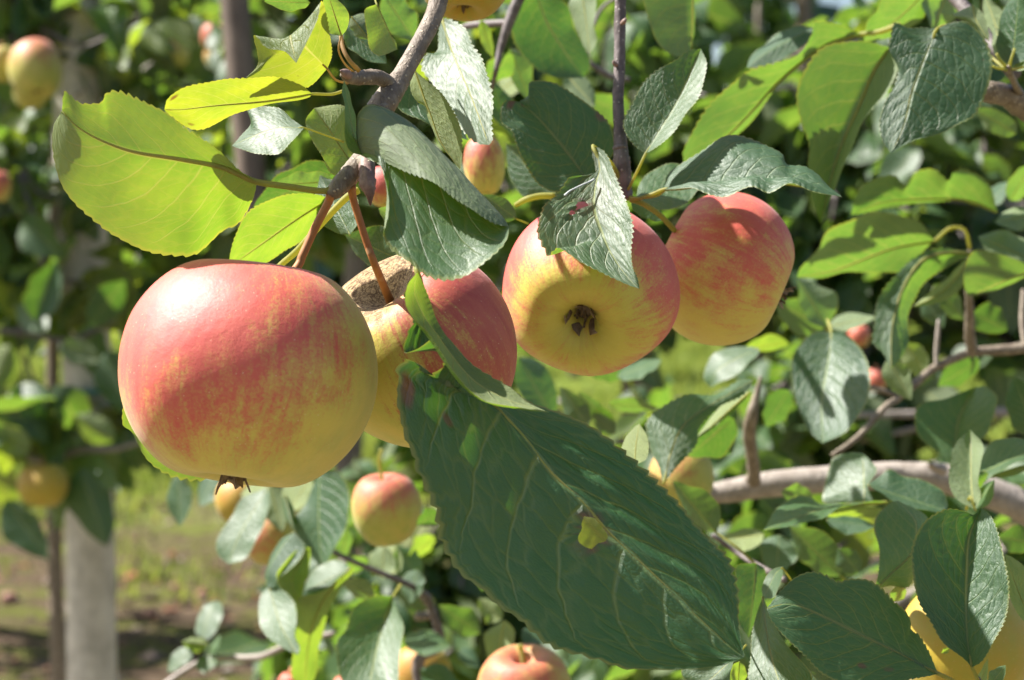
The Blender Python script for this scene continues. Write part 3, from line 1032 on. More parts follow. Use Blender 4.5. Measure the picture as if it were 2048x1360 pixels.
# crumbs of earth, dead leaves and chips lying on the bare strip
nc_ = 5200
cy_ = rng.uniform(4.8, 11.5, nc_)
cx_ = rng.uniform(-.36, .36, nc_) * cy_
cz_ = 0.02 * np.sin(cx_ * 1.7 + np.sin(cy_)) + 0.02 * np.sin(cy_ * 1.3 + cx_ * 0.6)
cr_ = rng.uniform(.006, .024, nc_) * np.where(rng.uniform(0, 1, nc_) < .06, 1.9, 1)
octv = np.array([[1, 0, 0], [-1, 0, 0], [0, 1, 0], [0, -1, 0], [0, 0, .6], [0, 0, -.5]])
octf = np.array([[0, 2, 4], [2, 1, 4], [1, 3, 4], [3, 0, 4], [2, 0, 5], [1, 2, 5], [3, 1, 5], [0, 3, 5]])
ca = rng.uniform(0, 6.28, nc_)
cv = octv[None] * rng.uniform(.5, 1.5, (nc_, 6, 3)) * cr_[:, None, None]
cv = np.stack([cv[..., 0] * np.cos(ca)[:, None] - cv[..., 1] * np.sin(ca)[:, None], cv[..., 0] * np.sin(ca)[:, None] + cv[..., 1] * np.cos(ca)[:, None], cv[..., 2]], -1)
cv = cv + np.stack([cx_, cy_, cz_], -1)[:, None]
N = NT('earth_crumbs')
rn_ = N.n('ShaderNodeNewGeometry').outputs['Random Per Island']
rc_ = N.n('ShaderNodeValToRGB', Fac=rn_)
rc_.color_ramp.interpolation = 'CONSTANT'
for e_, (p_, c_) in enumerate([(0, (.05, .035, .025)), (.3, (.10, .07, .05)), (.55, (.17, .13, .10)), (.75, (.20, .11, .07)), (.86, (.30, .26, .21)), (.93, (.24, .10, .06))]):
    el_ = rc_.color_ramp.elements[e_] if e_ < 2 else rc_.color_ramp.elements.new(p_)
    el_.position = p_
    el_.color = (*c_, 1)
bs_ = N.n('ShaderNodeBsdfPrincipled', Base__Color=rc_.outputs[0], Roughness=.9)
bs_.inputs['Specular IOR Level'].default_value = .1
N.t.links.new(bs_.outputs[0], N.out.inputs[0])
link('earth_crumbs', mesh_from('earth_crumbs', cv.reshape(-1, 3), (octf[None] + np.arange(nc_)[:, None, None] * 6).reshape(-1, 3), N.m), kind='stuff')

# dark woods closing the orchard, one far mass of leaves
nw = 9000
wx = rng.uniform(-26, 26, nw)
wy = rng.uniform(34, 44, nw)
top_h = 9.0 + 2.6 * np.sin(wx * 0.5) + 1.6 * np.sin(wx * 1.3 + 2) - 4.2 * np.exp(-((wx - 6.3) / 1.3) ** 2) - 3.6 * np.exp(-((wx + 4.4) / 1.3) ** 2)
wz = top_h * rng.uniform(0, 1, nw) ** 0.75
wpos = np.stack([wx, wy, wz], 1)
wvis, wpx, wpy, wd_ = in_view(wpos)
wpos = wpos[clear_of(wpx, wpy, [(540, 0, 690, 95, .05), (1585, 0, 1690, 65, .05), (185, 60, 240, 105, .05), (218, 0, 256, 42, .05)])]
nw = len(wpos)
link('woods', join_leaves(wpos, frames(nw, rng), rng.uniform(0.6, 1.3, nw), rng.integers(0, 3, nw), LOWP,
                          leaf_material('leaf_woods', fine=False, tmix=0.2, **DARK), 'woods', (0, 0, 0)), kind='stuff')

# ================================================================== stakes, wire, tie, lumps on the soil
def stake(name, label, cat, pts, mat, segs=24):
    root = thing(name, label, cat, P3(*[np.array(v) for v in pts[0][:3]]))
    return root


root = thing('wooden_stake', 'thick pale grey round wooden stake with a teal tie round it', 'stake', (P3(192, 1560, 3.0)))
PST = [(186, 1660, 3.0, 98), (184, 1360, 3.0, 98), (176, 800, 3.0, 99), (160, 300, 3.0, 99), (146, -60, 3.0, 99), (140, -260, 3.0, 98)]
pxtube('shaft', root, 'P', PST, M['post'], 24, 6, 0.006)
pxtube('tie', root, 'P', [(124, 775, 2.955, 9), (150, 781, 2.945, 10), (180, 783, 2.945, 10), (212, 779, 2.95, 10), (228, 770, 2.97, 9)], M['tie'], 8, 4)
root = thing('dark_stake', 'slim dark brown stake rising behind the yellowish curled leaves', 'stake', P3(590, 1500, 2.3))
pxtube('shaft', root, 'P', [(590, 1700, 2.3, 62), (560, 1000, 2.3, 60), (508, 400, 2.3, 60), (478, 100, 2.3, 60), (460, -120, 2.3, 60)], M['dpost'], 20, 6, 0.006)
tube_obj('trellis_wire', None, [P3(-300, 512, 2.94), P3(60, 412, 2.94), P3(440, 282, 2.94), P3(700, 205, 2.94), P3(1250, 60, 2.94)], [0.0016] * 5, M['wire'], 6, 6,
         label='thin trellis wire running taut past the two stakes', category='wire')
for i, (x, y, d, rp, nm) in enumerate([(20, 1205, 5.9, 26, 'reddish lump on the bare soil beyond the thin trunk'),
                                       (303, 1232, 5.8, 19, 'reddish lump on bare soil between the pale stake and the leafy twig'),
                                       (352, 1180, 6.2, 15, 'small purplish lump on the soil just short of the grass'),
                                       (545, 1215, 6.0, 13, 'small brown lump on the soil behind the thin pink twig')]):
    g = P3(x, y, d)
    V, F = tube(np.array([[-1, 0, 0.05], [-.75, .05, .1], [-.3, 0, .15], [.25, .05, .12], [.75, 0, .08], [1, .03, .03]]) * 0.8, np.array([.1, .45, .62, .6, .4, .08]), 10, True, 0.08)
    r_ = rp / FPX * d
    me = bpy.data.meshes.new('soil_lump')
    me.from_pydata((V * r_).tolist(), [], [f if f[2] != f[3] else f[:3] for f in F])
    me.polygons.foreach_set('use_smooth', np.ones(len(me.polygons), bool))
    me.materials.append(M['stone'])
    # rest it on the ground below that spot
    ray = g - CAM
    g = CAM + ray * ((CAM[2] - 0.02) / -ray[2])
    link('soil_lump', me, None, g + [0, 0, r_ * 0.3], label=nm, category='lump', group='lumps lying on the bare soil')

# ================================================================== the fruiting branch in front
FB = thing('fruiting_branch', 'grey brown branch carrying the red apples and the big holed leaf', 'branch', P3(885, -60, 0.66))
pxtube('wood', FB, 'P', [(893, -60, .655, 40), (868, 30, .645, 38), (838, 90, .637, 37), (806, 148, .63, 40), (788, 176, .627, 50), (770, 203, .622, 52), (757, 222, .62, 53), (748, 250, .616, 46), (738, 300, .613, 42), (715, 330, .61, 42), (694, 356, .606, 42), (672, 380, .603, 36), (660, 392, .602, 24)], M['bark'], 14, 6, 0.03)
for (x, y, d, wd) in ((757, 222, .62, 57), (751, 231, .619, 55), (728, 316, .6115, 46)):      # ring scars
    pxtube('ring_scar', FB, 'P', [(x - 3, y - 5, d, wd * .92), (x - 1, y - 2, d, wd), (x + 1, y + 2, d, wd), (x + 3, y + 5, d, wd * .92)], M['bark'], 14, 3, 0.02)
pxtube('spur', FB, 'P', [(785, 172, .626, 30), (760, 156, .62, 30), (738, 154, .615, 32), (715, 156, .61, 28), (696, 154, .606, 24), (683, 149, .604, 10)], M['bark'], 12, 5, 0.04)
pxtube('bud', FB, 'P', [(730, 318, .607, 22), (733, 345, .603, 32), (736, 368, .600, 34), (739, 388, .599, 20), (741, 411, .599, 3)], M['bud'], 9, 5, 0.08)
pxtube('bud', FB, 'P', [(700, 152, .604, 16), (690, 146, .602, 18), (681, 141, .60, 3)], M['bud'], 8, 4, 0.06)
pxtube('spur', FB, 'P', [(722, 322, .609, 30), (732, 328, .607, 34), (736, 345, .604, 30)], M['bark'], 10, 4, 0.05)

# big lit-through leaf at the far end
leaf(FB, 'P', [(514, 364), (445, 334), (362, 318), (255, 300), (167, 262), (124, 222)],
     [(478, 337), (438, 301), (377, 262), (334, 227), (287, 204), (240, 183), (214, 186), (205, 203), (186, 207), (158, 205), (130, 184)],
     [(505, 400), (478, 445), (445, 461), (395, 506), (350, 509), (288, 499), (222, 470), (181, 438), (144, 401), (119, 360), (105, 300), (108, 252)],
     d=.585, d1=.575, dl=-.008, dr=.030, face='n', mat='gy', pet=[(664, 379, .602), (640, 382, .601), (575, 373, .592)], teeth=30, ns=9, petmat='petiole', pw=1.5, amp=1.2, puck=.7,
     label='broad yellow green leaf lit from behind, its top edge chewed', dm=-.004)
# yellow leaves of the upper spur
leaf(FB, 'A', [(1870, 562), (1600, 605), (1300, 632), (1100, 655), (985, 655)], [(1800, 505), (1650, 470), (1420, 470), (1250, 482), (1120, 520), (1010, 590)],
     [(1840, 585), (1700, 605), (1500, 655), (1300, 742), (1150, 770), (1020, 690)], d=.60, d1=.585, dl=-.012, dr=.014, face='n', mat='y1',
     pet=[(2070, 540, .606), (1985, 565, .604)], teeth=26, label='yellow leaf with a browned tip')
leaf(FB, 'A', [(1960, 412), (1860, 310), (1765, 215), (1740, 230), (1775, 378)], [(1850, 520, .2), (1650, 555, .38), (1440, 512, .5), (1545, 385, .6), (1522, 215, .70), (1600, 290, .80), (1700, 305, .9)],
     [(1988, 330, .2), (1975, 200, .4), (1955, 90, .55), (1925, 5, .70), (1905, 110, .80), (1840, 250, .9)], d=.596, d1=.575, dl=.006, dr=.0, face='n', half='L', mat='y',
     pet=[(2085, 500, .604), (2010, 478, .60)], teeth=28, ns=7, petmat='petred', label='curled yellow green leaf with its pale tip rolled over', rib=False, puck=.5)
gleaf(FB, 'P', (682, 72), (655, -15), .36, .30, d=.60, dd=-.01, dl=-.01, dr=.008, face='n', mat='gy', pet=[(712, 148, .608), (690, 128, .604), (677, 100, .60)], petmat='petred')
pxtube('petiole', FB, 'P', [(718, 141, .608, 10), (700, 122, .605, 9), (686, 96, .606, 9), (680, 60, .61, 8)], M['petred'], 7, 4)
gleaf(FB, 'P', (620, 6), (528, 2), .2, .25, d=.62, dd=.0, dl=.01, dr=-.01, face='u', mat='g')
# small leaf with the sun on it
leaf(FB, 'A', [(1822, 765), (1680, 765), (1530, 810), (1388, 872)], [(1755, 715), (1680, 650), (1590, 635), (1488, 650), (1502, 740), (1440, 815)], [(1785, 810), (1680, 912), (1550, 922), (1440, 895)],
     d=.625, sun=1, face='u', mat='g', pet=[(2060, 850, .63), (1950, 810, .628)], teeth=22, amp=1.3, label='small crinkled leaf bleached by the sun')
leaf(FB, 'P', [(706, 332), (678, 290), (652, 250), (628, 216)], [(668, 349), (642, 312), (619, 270), (612, 240)], [(712, 290), (704, 240), (690, 214), (662, 211)], d=.64, d1=.645, dl=-.01, dr=.01, face='n', mat='gy', teeth=26, amp=1.3, ns=5)
# leaf rolled over in front of the second apple
leaf(FB, 'B', [(110, 925), (88, 800), (105, 670), (200, 625), (400, 722), (560, 870), (700, 1012), (840, 1162), (960, 1290), (1003, 1358)],
     [(235, 990), (255, 1060), (282, 1200), (278, 1300), (252, 1405), (300, 1490), (400, 1562), (500, 1655), (620, 1685), (740, 1655), (850, 1578), (960, 1480), (1000, 1410)],
     [(160, 920), (290, 985), (450, 1048), (600, 1138), (800, 1268), (930, 1335)], d=.588, d1=.568, dl=-.027, dr=-.018, face='u', half='L', mat='g', teeth=30, ns=8, rib=False, puck=.6, bulge=.02,
     label='drooping leaf rolled over along its upper edge')
leaf(FB, 'B', [(130, 930), (70, 800), (45, 640), (15, 480)], [(40, 900), (15, 790), (25, 640), (0, 560)], [(150, 900), (95, 790), (72, 660), (45, 540)], d=.585, d1=.59, dl=-.004, dr=.006, face='u', mat='g', teeth=14)
# thin yellow leaf beside the branch
leaf(FB, 'B', [(442, 425), (500, 600), (535, 690), (580, 820), (640, 920), (712, 1015)], [(412, 490), (420, 560), (455, 610), (512, 640), (528, 720), (555, 810), (610, 900)],
     [(520, 490), (600, 565), (680, 680), (722, 800), (722, 900), (716, 970)], d=.642, d1=.632, dl=.012, dr=-.004, face='n', mat='gy', pet=[(465, 225, .645), (440, 290, .643), (440, 350, .642)], teeth=26, amp=1.2,
     label='narrow yellowing leaf hanging beside the branch')
# leaf glaring white in the sun
leaf(FB, 'B', [(600, 110), (640, 250), (700, 400), (770, 560), (830, 720), (882, 868)], [(578, 200), (585, 300), (548, 335), (520, 330), (480, 405), (560, 520), (640, 640), (720, 770), (810, 856)],
     [(660, 118), (740, 170), (790, 280), (840, 350), (890, 490), (902, 600), (896, 720), (904, 830)], d=.715, sun=1, face='u', mat='g', pet=[(560, 60, .72), (575, 85, .718)], teeth=28, ns=7,
     label='leaf glaring white where the sun strikes it')
# leaves around and behind the branch
leaf(FB, 'B', [(350, 430), (500, 620), (760, 840)], [(315, 560), (345, 660), (480, 725), (640, 805)], [(440, 435), (560, 560), (690, 700)], d=.72, d1=.71, dl=-.01, dr=.01, face='u', mat='d', teeth=20)
leaf(FB, 'B', [(210, 25), (262, 140), (335, 295)], [(140, 60), (150, 180), (165, 280), (230, 332)], [(290, 200), (325, 250)], d=.68, d1=.672, dl=-.012, dr=.012, face='n', mat='gy', teeth=22, pet=[(190, -40, .69)])
gleaf(FB, 'B', (255, -30), (440, 250), .30, .30, d=.84, dd=.02, dl=.012, dr=-.012, face='u', mat='g')
gleaf(FB, 'B', (20, 160), (270, 380), .33, .25, d=.72, dd=.0, dl=.01, dr=-.01, face='u', mat='d')
gleaf(FB, 'B', (60, 100), (170, 240), .5, .3, d=.70, dd=.0, dl=.01, dr=.01, face='n', mat='g')
leaf(FB, 'Z1', [(1600, 965), (1450, 1060), (1280, 1180), (1110, 1300)], [(1540, 942), (1450, 938), (1320, 968), (1200, 1040), (1145, 1130), (1118, 1230)], [(1565, 1030), (1500, 1135), (1400, 1205), (1330, 1262), (1230, 1300)],
     d=.70, d1=.69, dl=-.012, dr=.014, face='n', mat='gy', teeth=26, pet=[(1640, 900, .69)])
gleaf(FB, 'Z1', (1620, 880), (1330, 900), .15, .22, d=.73, dd=.02, dl=.012, dr=-.01, face='n', mat='g')
gleaf(FB, 'Z1', (1640, 830), (1230, 1010), .12, .25, d=.76, dd=.02, dl=.012, dr=-.01, face='u', mat='d')
# leaf behind the nearest apple, its lit margin showing below
leaf(FB, 'P', [(556, 535), (480, 640), (390, 780), (300, 880), (262, 862)], [(430, 560), (320, 680), (255, 790), (245, 845)], [(560, 700), (500, 880), (425, 945), (405, 960), (352, 955), (308, 932), (280, 900)],
     d=.655, d1=.645, dl=-.008, dr=.008, face='n', mat='gy', teeth=34, amp=1.3, pet=[(716, 380, .612), (690, 398, .614), (640, 450, .62), (596, 500, .635)], pw=1.25)
gleaf(FB, 'P', (700, 470), (640, 350), .3, .3, d=.68, dd=.02, dl=.01, dr=-.01, face='u', mat='d')
gleaf(FB, 'P', (800, 520), (690, 470), .3, .35, d=.70, dd=.02, dl=.01, dr=-.01, face='u', mat='d')
gleaf(FB, 'B', (420, 1340), (220, 1250), .35, .35, d=.66, dd=.0, dl=.01, dr=-.015, face='u', mat='g')

# the big dark holed leaf
BFL = [(397, 352, .02), (384, 450, .05), (432, 560, .08), (392, 640, .11), (366, 762, .14), (450, 742, .165), (545, 690, .185), (600, 755, .215), (652, 838, .245), (602, 842, .27), (558, 888, .29), (492, 868, .31), (440, 800, .325),
       (380, 795, .34), (338, 850, .355), (350, 940, .375), (334, 1020, .39), (358, 1150, .42), (382, 1260, .445), (430, 1362, .47), (450, 1440, .49), (500, 1545, .51), (570, 1700, .55), (590, 1840, .58), (640, 1960, .61), (720, 2080, .645),
       (830, 2160, .675), (880, 2215, .69), (960, 2290, .715), (1060, 2350, .74), (1130, 2420, .765), (1220, 2495, .79), (1300, 2535, .815), (1420, 2565, .84), (1560, 2605, .87), (1700, 2650, .90), (1860, 2655, .93), (2050, 2655, .96), (2270, 2632, .985)]
BFR = [(500, 360, .04), (570, 560, .12), (650, 680, .17), (760, 820, .22), (880, 900, .265), (1010, 970, .31), (1100, 1050, .35), (1240, 1112, .39), (1330, 1150, .42), (1480, 1222, .46), (1660, 1350, .51), (1820, 1468, .56), (1930, 1556, .60), (2046, 1662, .64),
       (2146, 1785, .69), (2226, 1880, .73), (2316, 1980, .78), (2356, 2090, .825), (2378, 2220, .87), (2380, 2360, .92), (2398, 2490, .96)]
BIG = leaf(FB, 'D', [(458, 288), (490, 350), (520, 440), (580, 600), (650, 740), (720, 850), (800, 960), (910, 1060), (1000, 1140), (1100, 1262), (1180, 1362), (1290, 1508), (1420, 1620), (1530, 1750), (1640, 1870), (1740, 1960), (1850, 2070), (1950, 2160), (2046, 2248), (2110, 2318), (2230, 2428), (2350, 2535), (2416, 2582)],
     BFL, BFR, d=.576, d1=.560, dl=-.006, dr=(.024, .0), face='u', mat='bf', teeth=44, ns=16, amp=.75, puck=1.25, petmat='petiole', pw=.55,
     holes=[(1500, 1835, 80, 95)], label='largest leaf, dark green, torn at one margin and holed beside its midrib', pet=[(446, 200, .59), (452, 250, .578)])

leaf(BIG, 'D', [(450, 280), (440, 400), (500, 540), (585, 660), (685, 800), (800, 925), (940, 1010), (1080, 1065), (1248, 1114)],
     [(400, 350), (388, 460), (440, 560), (520, 640), (600, 760), (650, 850), (740, 960), (840, 1030), (910, 1056), (1080, 1085)], [(462, 290), (522, 420), (572, 560), (652, 680), (762, 820), (882, 898), (1012, 968), (1102, 1048)],
     d=.568, d1=.554, dl=-.012, dr=.006, face='n', mat='gy', bulge=.03, teeth=36, ns=4, amp=.4, puck=.4, rib=False, name='rolled_margin')

# ================================================================== the hanging twig in the middle
HT = thing('hanging_twig', 'straight purplish twig hanging above the two apples beyond', 'twig', P3(1241, -60, .72))
pxtube('wood', HT, 'P', [(1243, -60, .72, 22), (1240, 30, .72, 23), (1239, 130, .718, 23), (1236, 200, .716, 23), (1239, 250, .714, 24), (1241, 290, .712, 28), (1243, 318, .71, 32), (1246, 345, .71, 33), (1250, 375, .71, 28), (1258, 396, .709, 18)], M['twig'], 12, 5, 0.03)
for x, y, wd in ((1240, 295, 30), (1243, 318, 35), (1244, 326, 35), (1246, 345, 35)):
    pxtube('ring_scar', HT, 'P', [(x - .6, y - 4, .711, wd * .9), (x - .3, y - 1.5, .711, wd), (x + .3, y + 1.5, .711, wd), (x + .6, y + 4, .711, wd * .9)], M['twig'], 12, 3)
for x, y in ((1229, 127), (1249, 42)):
    pxtube('bud', HT, 'P', [(x + (6 if x < 1240 else -6), y + 5, .717, 8), (x, y, .715, 10), (x - (3 if x < 1240 else -3), y - 6, .714, 2)], M['bud'], 6, 4)
leaf(HT, 'B', [(1475, 1085), (1350, 912), (1250, 790), (1160, 690), (1065, 612)], [(1400, 1125), (1290, 1152), (1190, 1112), (1120, 1012), (1060, 910), (1020, 790), (955, 735), (955, 650), (990, 600)],
     [(1560, 1000), (1635, 900), (1612, 760), (1540, 672), (1400, 568), (1290, 500), (1195, 482), (1125, 498), (1120, 570)], d=.728, d1=.735, dl=-.008, dr=.004, face='u', mat='ha', teeth=30, ns=8, bulge=.03,
     label='dark leaf with a brown scorched lobe', pet=[(1640, 1180, .715), (1560, 1150, .722)])
leaf(HT, 'P', [(1292, 306), (1316, 267), (1347, 217), (1368, 175), (1388, 130), (1402, 97)],
     [(1270, 293), (1250, 267), (1247, 240), (1264, 207), (1284, 167), (1314, 140), (1350, 121), (1376, 102)],
     [(1303, 299), (1332, 280), (1361, 247), (1390, 206), (1406, 165), (1412, 125)], d=.70, sun=.9, dl=-.014, dr=-.004, face='u', mat='g', teeth=28, ns=7, amp=1.2,
     label='upright leaf, one half white with sun', pet=[(1253, 384, .709), (1262, 368, .706), (1278, 335, .70)])
leaf(HT, 'P', [(1186, 292), (1193, 310), (1200, 334), (1190, 377), (1190, 421), (1204, 463), (1217, 496), (1237, 530), (1257, 556), (1279, 578)],
     [(1184, 300, .02), (1190, 330, .08), (1186, 350, .13), (1140, 356, .2), (1127, 373, .25), (1108, 395, .31), (1087, 413, .37), (1078, 445, .45), (1075, 468, .5), (1086, 492, .55), (1098, 509, .58), (1108, 497, .61), (1123, 493, .65), (1166, 526, .75), (1203, 546, .83), (1236, 561, .91), (1260, 572, .96)],
     [(1205, 300, .04), (1218, 322, .12), (1230, 350, .22), (1244, 385, .33), (1262, 427, .47), (1268, 456, .55), (1262, 496, .66), (1264, 530, .78), (1273, 560, .92)], d=.682, d1=.638, dl=-.004, dr=-.007, face='u', mat='g', teeth=36, ns=9, amp=1.0,
     holes=[(1163, 408, 11, 8), (1144, 425, 6, 5)], label='greyish leaf lying against the middle apple, with small holes and a bitten edge', pet=[(1252, 385, .71), (1225, 330, .705)])
pxtube('mine_trail', HT, 'P', [(1130, 391, .6625, 6), (1140, 382, .6635, 4), (1160, 372, .6655, 4), (1178, 364, .6675, 4), (1188, 359, .6685, 5)], M['mine'], 6, 4)
leaf(HT, 'Z3', [(190, 920), (300, 905), (400, 893), (500, 886), (700, 885), (900, 915), (1055, 958)], [(195, 885), (215, 840), (290, 790), (370, 738), (480, 668), (580, 665), (690, 698), (765, 742), (785, 800), (870, 808), (940, 850), (985, 910)],
     [(250, 915), (330, 912), (420, 942), (500, 957), (620, 918), (700, 938), (800, 892), (900, 918)], d=.70, d1=.675, dl=.018, dr=-.012, face='u', mat='d', teeth=30, ns=7, amp=.9, bulge=.04,
     label='leaf spread flat over the far apple with a chewed upper edge', pet=[(15, 965, .709), (60, 965, .706), (130, 945, .703)])
gleaf(HT, 'B', (1045, 1310), (850, 1165), .34, .24, d=.74, dd=.01, dl=.01, dr=-.012, face='u', mat='d', pet=[(1120, 1340, .745)])
pxtube('petiole', HT, 'P', [(1110, 392, .735, 14), (1080, 392, .735, 13), (1052, 399, .735, 13), (1032, 410, .74, 10)], M['petiole'], 7, 4)
gleaf(HT, 'B', (1270, 1180), (985, 860), .30, .42, d=.80, dd=.02, dl=.014, dr=-.014, face='u', mat='d')
gleaf(HT, 'P', (1272, 402), (1420, 352), .34, .22, d=.735, dd=.02, dl=.012, dr=-.012, face='u', mat='g', pet=[(1258, 396, .709)])
gleaf(HT, 'P', (1262, 400), (1330, 440), .25, .25, d=.74, dd=.02, dl=.012, dr=-.012, face='u', mat='d')
pxtube('petiole', HT, 'P', [(1256, 392, .709, 7), (1270, 396, .706, 7), (1310, 392, .703, 7), (1330, 380, .70, 6)], M['petiole'], 6, 4)
# leaves of the twig's upper part and just behind it
leaf(HT, 'B', [(1150, -90), (1230, 130), (1340, 310), (1445, 465)], [(1020, 60), (1035, 230), (1120, 380), (1250, 455), (1350, 470)], [(1350, 30), (1405, 180), (1478, 320), (1480, 410)], d=.95, d1=.97, dl=-.02, dr=.015, face='u', mat='d', teeth=24)
leaf(HT, 'B', [(1440, -60), (1465, 120), (1490, 325)], [(1365, 10), (1395, 140), (1440, 260)], [(1520, -10), (1515, 130), (1528, 245)], d=.90, d1=.89, dl=.012, dr=-.01, face='n', mat='g', teeth=24)
gleaf(HT, 'B', (835, 120), (905, 350), .16, .14, d=.9, dd=.0, dl=.01, dr=-.01, face='n', mat='gy')
gleaf(HT, 'B', (1030, 330), (850, 480), .34, .28, d=.95, dd=-.02, dl=.02, dr=-.02, face='u', mat='g')
gleaf(HT, 'B', (1010, 290), (1130, 610), .26, .2, d=.98, dd=.0, dl=.01, dr=-.01, face='n', mat='g')
gleaf(HT, 'B', (1080, 450), (930, 560), .4, .4, d=1.2, dd=.05, dl=-.02, dr=.02, face='n', mat='gy')
gleaf(HT, 'B', (880, 480), (1050, 830), .18, .2, d=.95, dd=.0, dl=.01, dr=-.01, face='u', mat='d')
gleaf(HT, 'B', (900, 780), (1010, 1010), .25, .3, d=1.0, dd=.04, dl=-.02, dr=.02, face='n', mat='gy')
gleaf(HT, 'B', (1740, 700), (1470, 580), .3, .3, d=1.1, dd=-.02, dl=.02, dr=-.02, face='u', mat='g')
gleaf(HT, 'B', (1340, 440), (1520, 640), .3, .25, d=1.0, dd=-.02, dl=.02, dr=-.02, face='n', mat='g')
pxtube('side_twig', HT, 'P', [(1045, -20, .92, 24), (1020, 40, .92, 22), (1002, 95, .92, 15), (990, 150, .92, 10), (975, 210, .95, 6)], M['twig'], 8, 5)
pxtube('side_twig', HT, 'P', [(1018, 45, .92, 14), (975, 48, .93, 16), (935, 52, .94, 14), (900, 70, .95, 8)], M['twig'], 8, 5)
pxtube('side_twig', HT, 'P', [(1260, -20, 1.15, 9), (1200, 22, 1.15, 8), (1175, 110, 1.1, 10), (1215, 150, 1.1, 14), (1260, 160, 1.1, 10)], M['twig'], 8, 5)

# ================================================================== upper shoots at the right
UR = thing('upper_leafy_branch', 'dark knobbly branch bearing broad backlit leaves high over the pale limb', 'branch', P3(2090, 260, .82))
pxtube('wood', UR, 'P', [(2130, 265, .84, 60), (2050, 212, .82, 54), (2010, 190, .81, 46), (1975, 184, .80, 44), (1955, 180, .80, 20)], M['bark'], 12, 5, 0.05)
pxtube('spur', UR, 'C', [(2046, 600, .82, 48), (1995, 510, .80, 42), (1960, 430, .78, 36), (1950, 400, .775, 24)], M['bark'], 10, 5, 0.05)
leaf(UR, 'C', [(1525, 172), (1470, 300), (1420, 420), (1370, 560), (1340, 700), (1300, 820), (1248, 918)], [(1440, 168), (1350, 165), (1270, 140), (1245, 230), (1235, 300), (1290, 400), (1270, 500), (1210, 620), (1180, 740), (1200, 850)],
     [(1600, 138), (1700, 128), (1790, 200), (1840, 300), (1852, 430), (1812, 570), (1750, 690), (1640, 752), (1540, 800), (1400, 835), (1300, 885)], d=.765, d1=.75, dl=.004, dr=.0, face='u', mat='d', teeth=32, ns=9,
     label='broad dark green leaf facing out', pet=[(1940, 420, .775), (1800, 300, .79), (1620, 160, .785)])
leaf(UR, 'C', [(1245, 285), (1150, 420), (1060, 640), (960, 860), (885, 1090), (830, 1345)], [(1100, 248), (950, 255), (820, 300), (730, 430), (688, 560), (708, 720), (752, 860), (750, 1000), (780, 1200)],
     [(1292, 400), (1240, 530), (1160, 640), (1060, 760), (1000, 900), (935, 1060), (872, 1230)], d=.86, d1=.88, dl=-.01, dr=-.014, face='n', mat='g', teeth=30, ns=7, puck=.8, pet=[(1420, 180, .86), (1330, 210, .86)],
     label='long light green leaf seen from below')
leaf(UR, 'C', [(1072, 205), (900, 250), (720, 362), (560, 502), (420, 662), (250, 830), (10, 985)], [(1000, 178), (880, 138), (800, 134), (768, 212), (680, 320), (540, 380), (400, 422), (300, 500), (180, 620), (80, 760), (5, 900)],
     [(960, 245), (800, 330), (660, 440), (500, 600), (330, 805), (180, 930), (60, 985)], d=.90, d1=.86, dl=-.012, dr=.016, face='n', mat='g', teeth=30, ns=6, puck=.7, pet=[(1300, 150, .88), (1180, 190, .89)],
     label='long narrow leaf sloping down, seen from below')
leaf(UR, 'C', [(795, 160), (640, 240), (480, 330), (385, 405)], [(700, 162), (580, 192), (470, 280), (405, 350)], [(745, 250), (640, 332), (500, 392)], d=.905, d1=.89, dl=.014, dr=-.004, face='u', mat='d', teeth=20, rib=False)
gleaf(UR, 'C', (1460, -60), (1085, 250), .20, .32, d=.92, dd=-.01, dl=.02, dr=-.02, face='n', mat='g', bend=.05)
gleaf(UR, 'C', (1330, -90), (1230, 200), .4, .3, d=.95, dd=-.01, dl=.02, dr=-.02, face='n', mat='gy')
gleaf(UR, 'C', (1600, -80), (1500, 180), .35, .4, d=.95, dd=-.01, dl=.02, dr=-.02, face='n', mat='g')
leaf(UR, 'C', [(1740, 30), (1760, 120), (1840, 250)], [(1620, 92), (1720, 140), (1790, 210)], [(1800, 80), (1830, 180)], d=.80, d1=.79, dl=.012, dr=-.012, face='n', mat='g', teeth=20)
gleaf(UR, 'C', (1955, 400), (1870, 160), .22, .30, d=.80, dd=.03, dl=.012, dr=-.014, face='n', mat='g')
gleaf(UR, 'C', (1965, 400), (1810, -40), .16, .18, d=.85, dd=.03, dl=.012, dr=-.014, face='n', mat='g')
gleaf(UR, 'C', (1970, 395), (2020, -60), .26, .3, d=.79, dd=-.01, dl=.012, dr=-.014, face='u', mat='d')
gleaf(UR, 'C', (1980, 420), (2110, 260), .3, .3, d=.79, dd=-.01, dl=.012, dr=-.014, face='n', mat='g')
for e in ((1855, 395), (1990, 290), (2046, 400), (1880, 320)):
    pxtube('petiole', UR, 'C', [(1955, 410, .777, 22), ((1955 + e[0]) / 2 - 5, (410 + e[1]) / 2 + 8, .775, 18), (*e, .775, 16)], M['petiole'], 6, 4)
leaf(UR, 'P', [(1386, -40), (1386, 40), (1382, 112)], [(1288, -30), (1302, 50), (1318, 88), (1350, 112)], [(1389, -10), (1388, 60)], d=.86, d1=.85, dl=-.006, dr=.006, face='n', mat='g', teeth=24)
gleaf(UR, 'C', (2000, 800), (1750, 650), .25, .25, d=1.0, dd=.02, dl=.02, dr=-.02, face='n', mat='g')

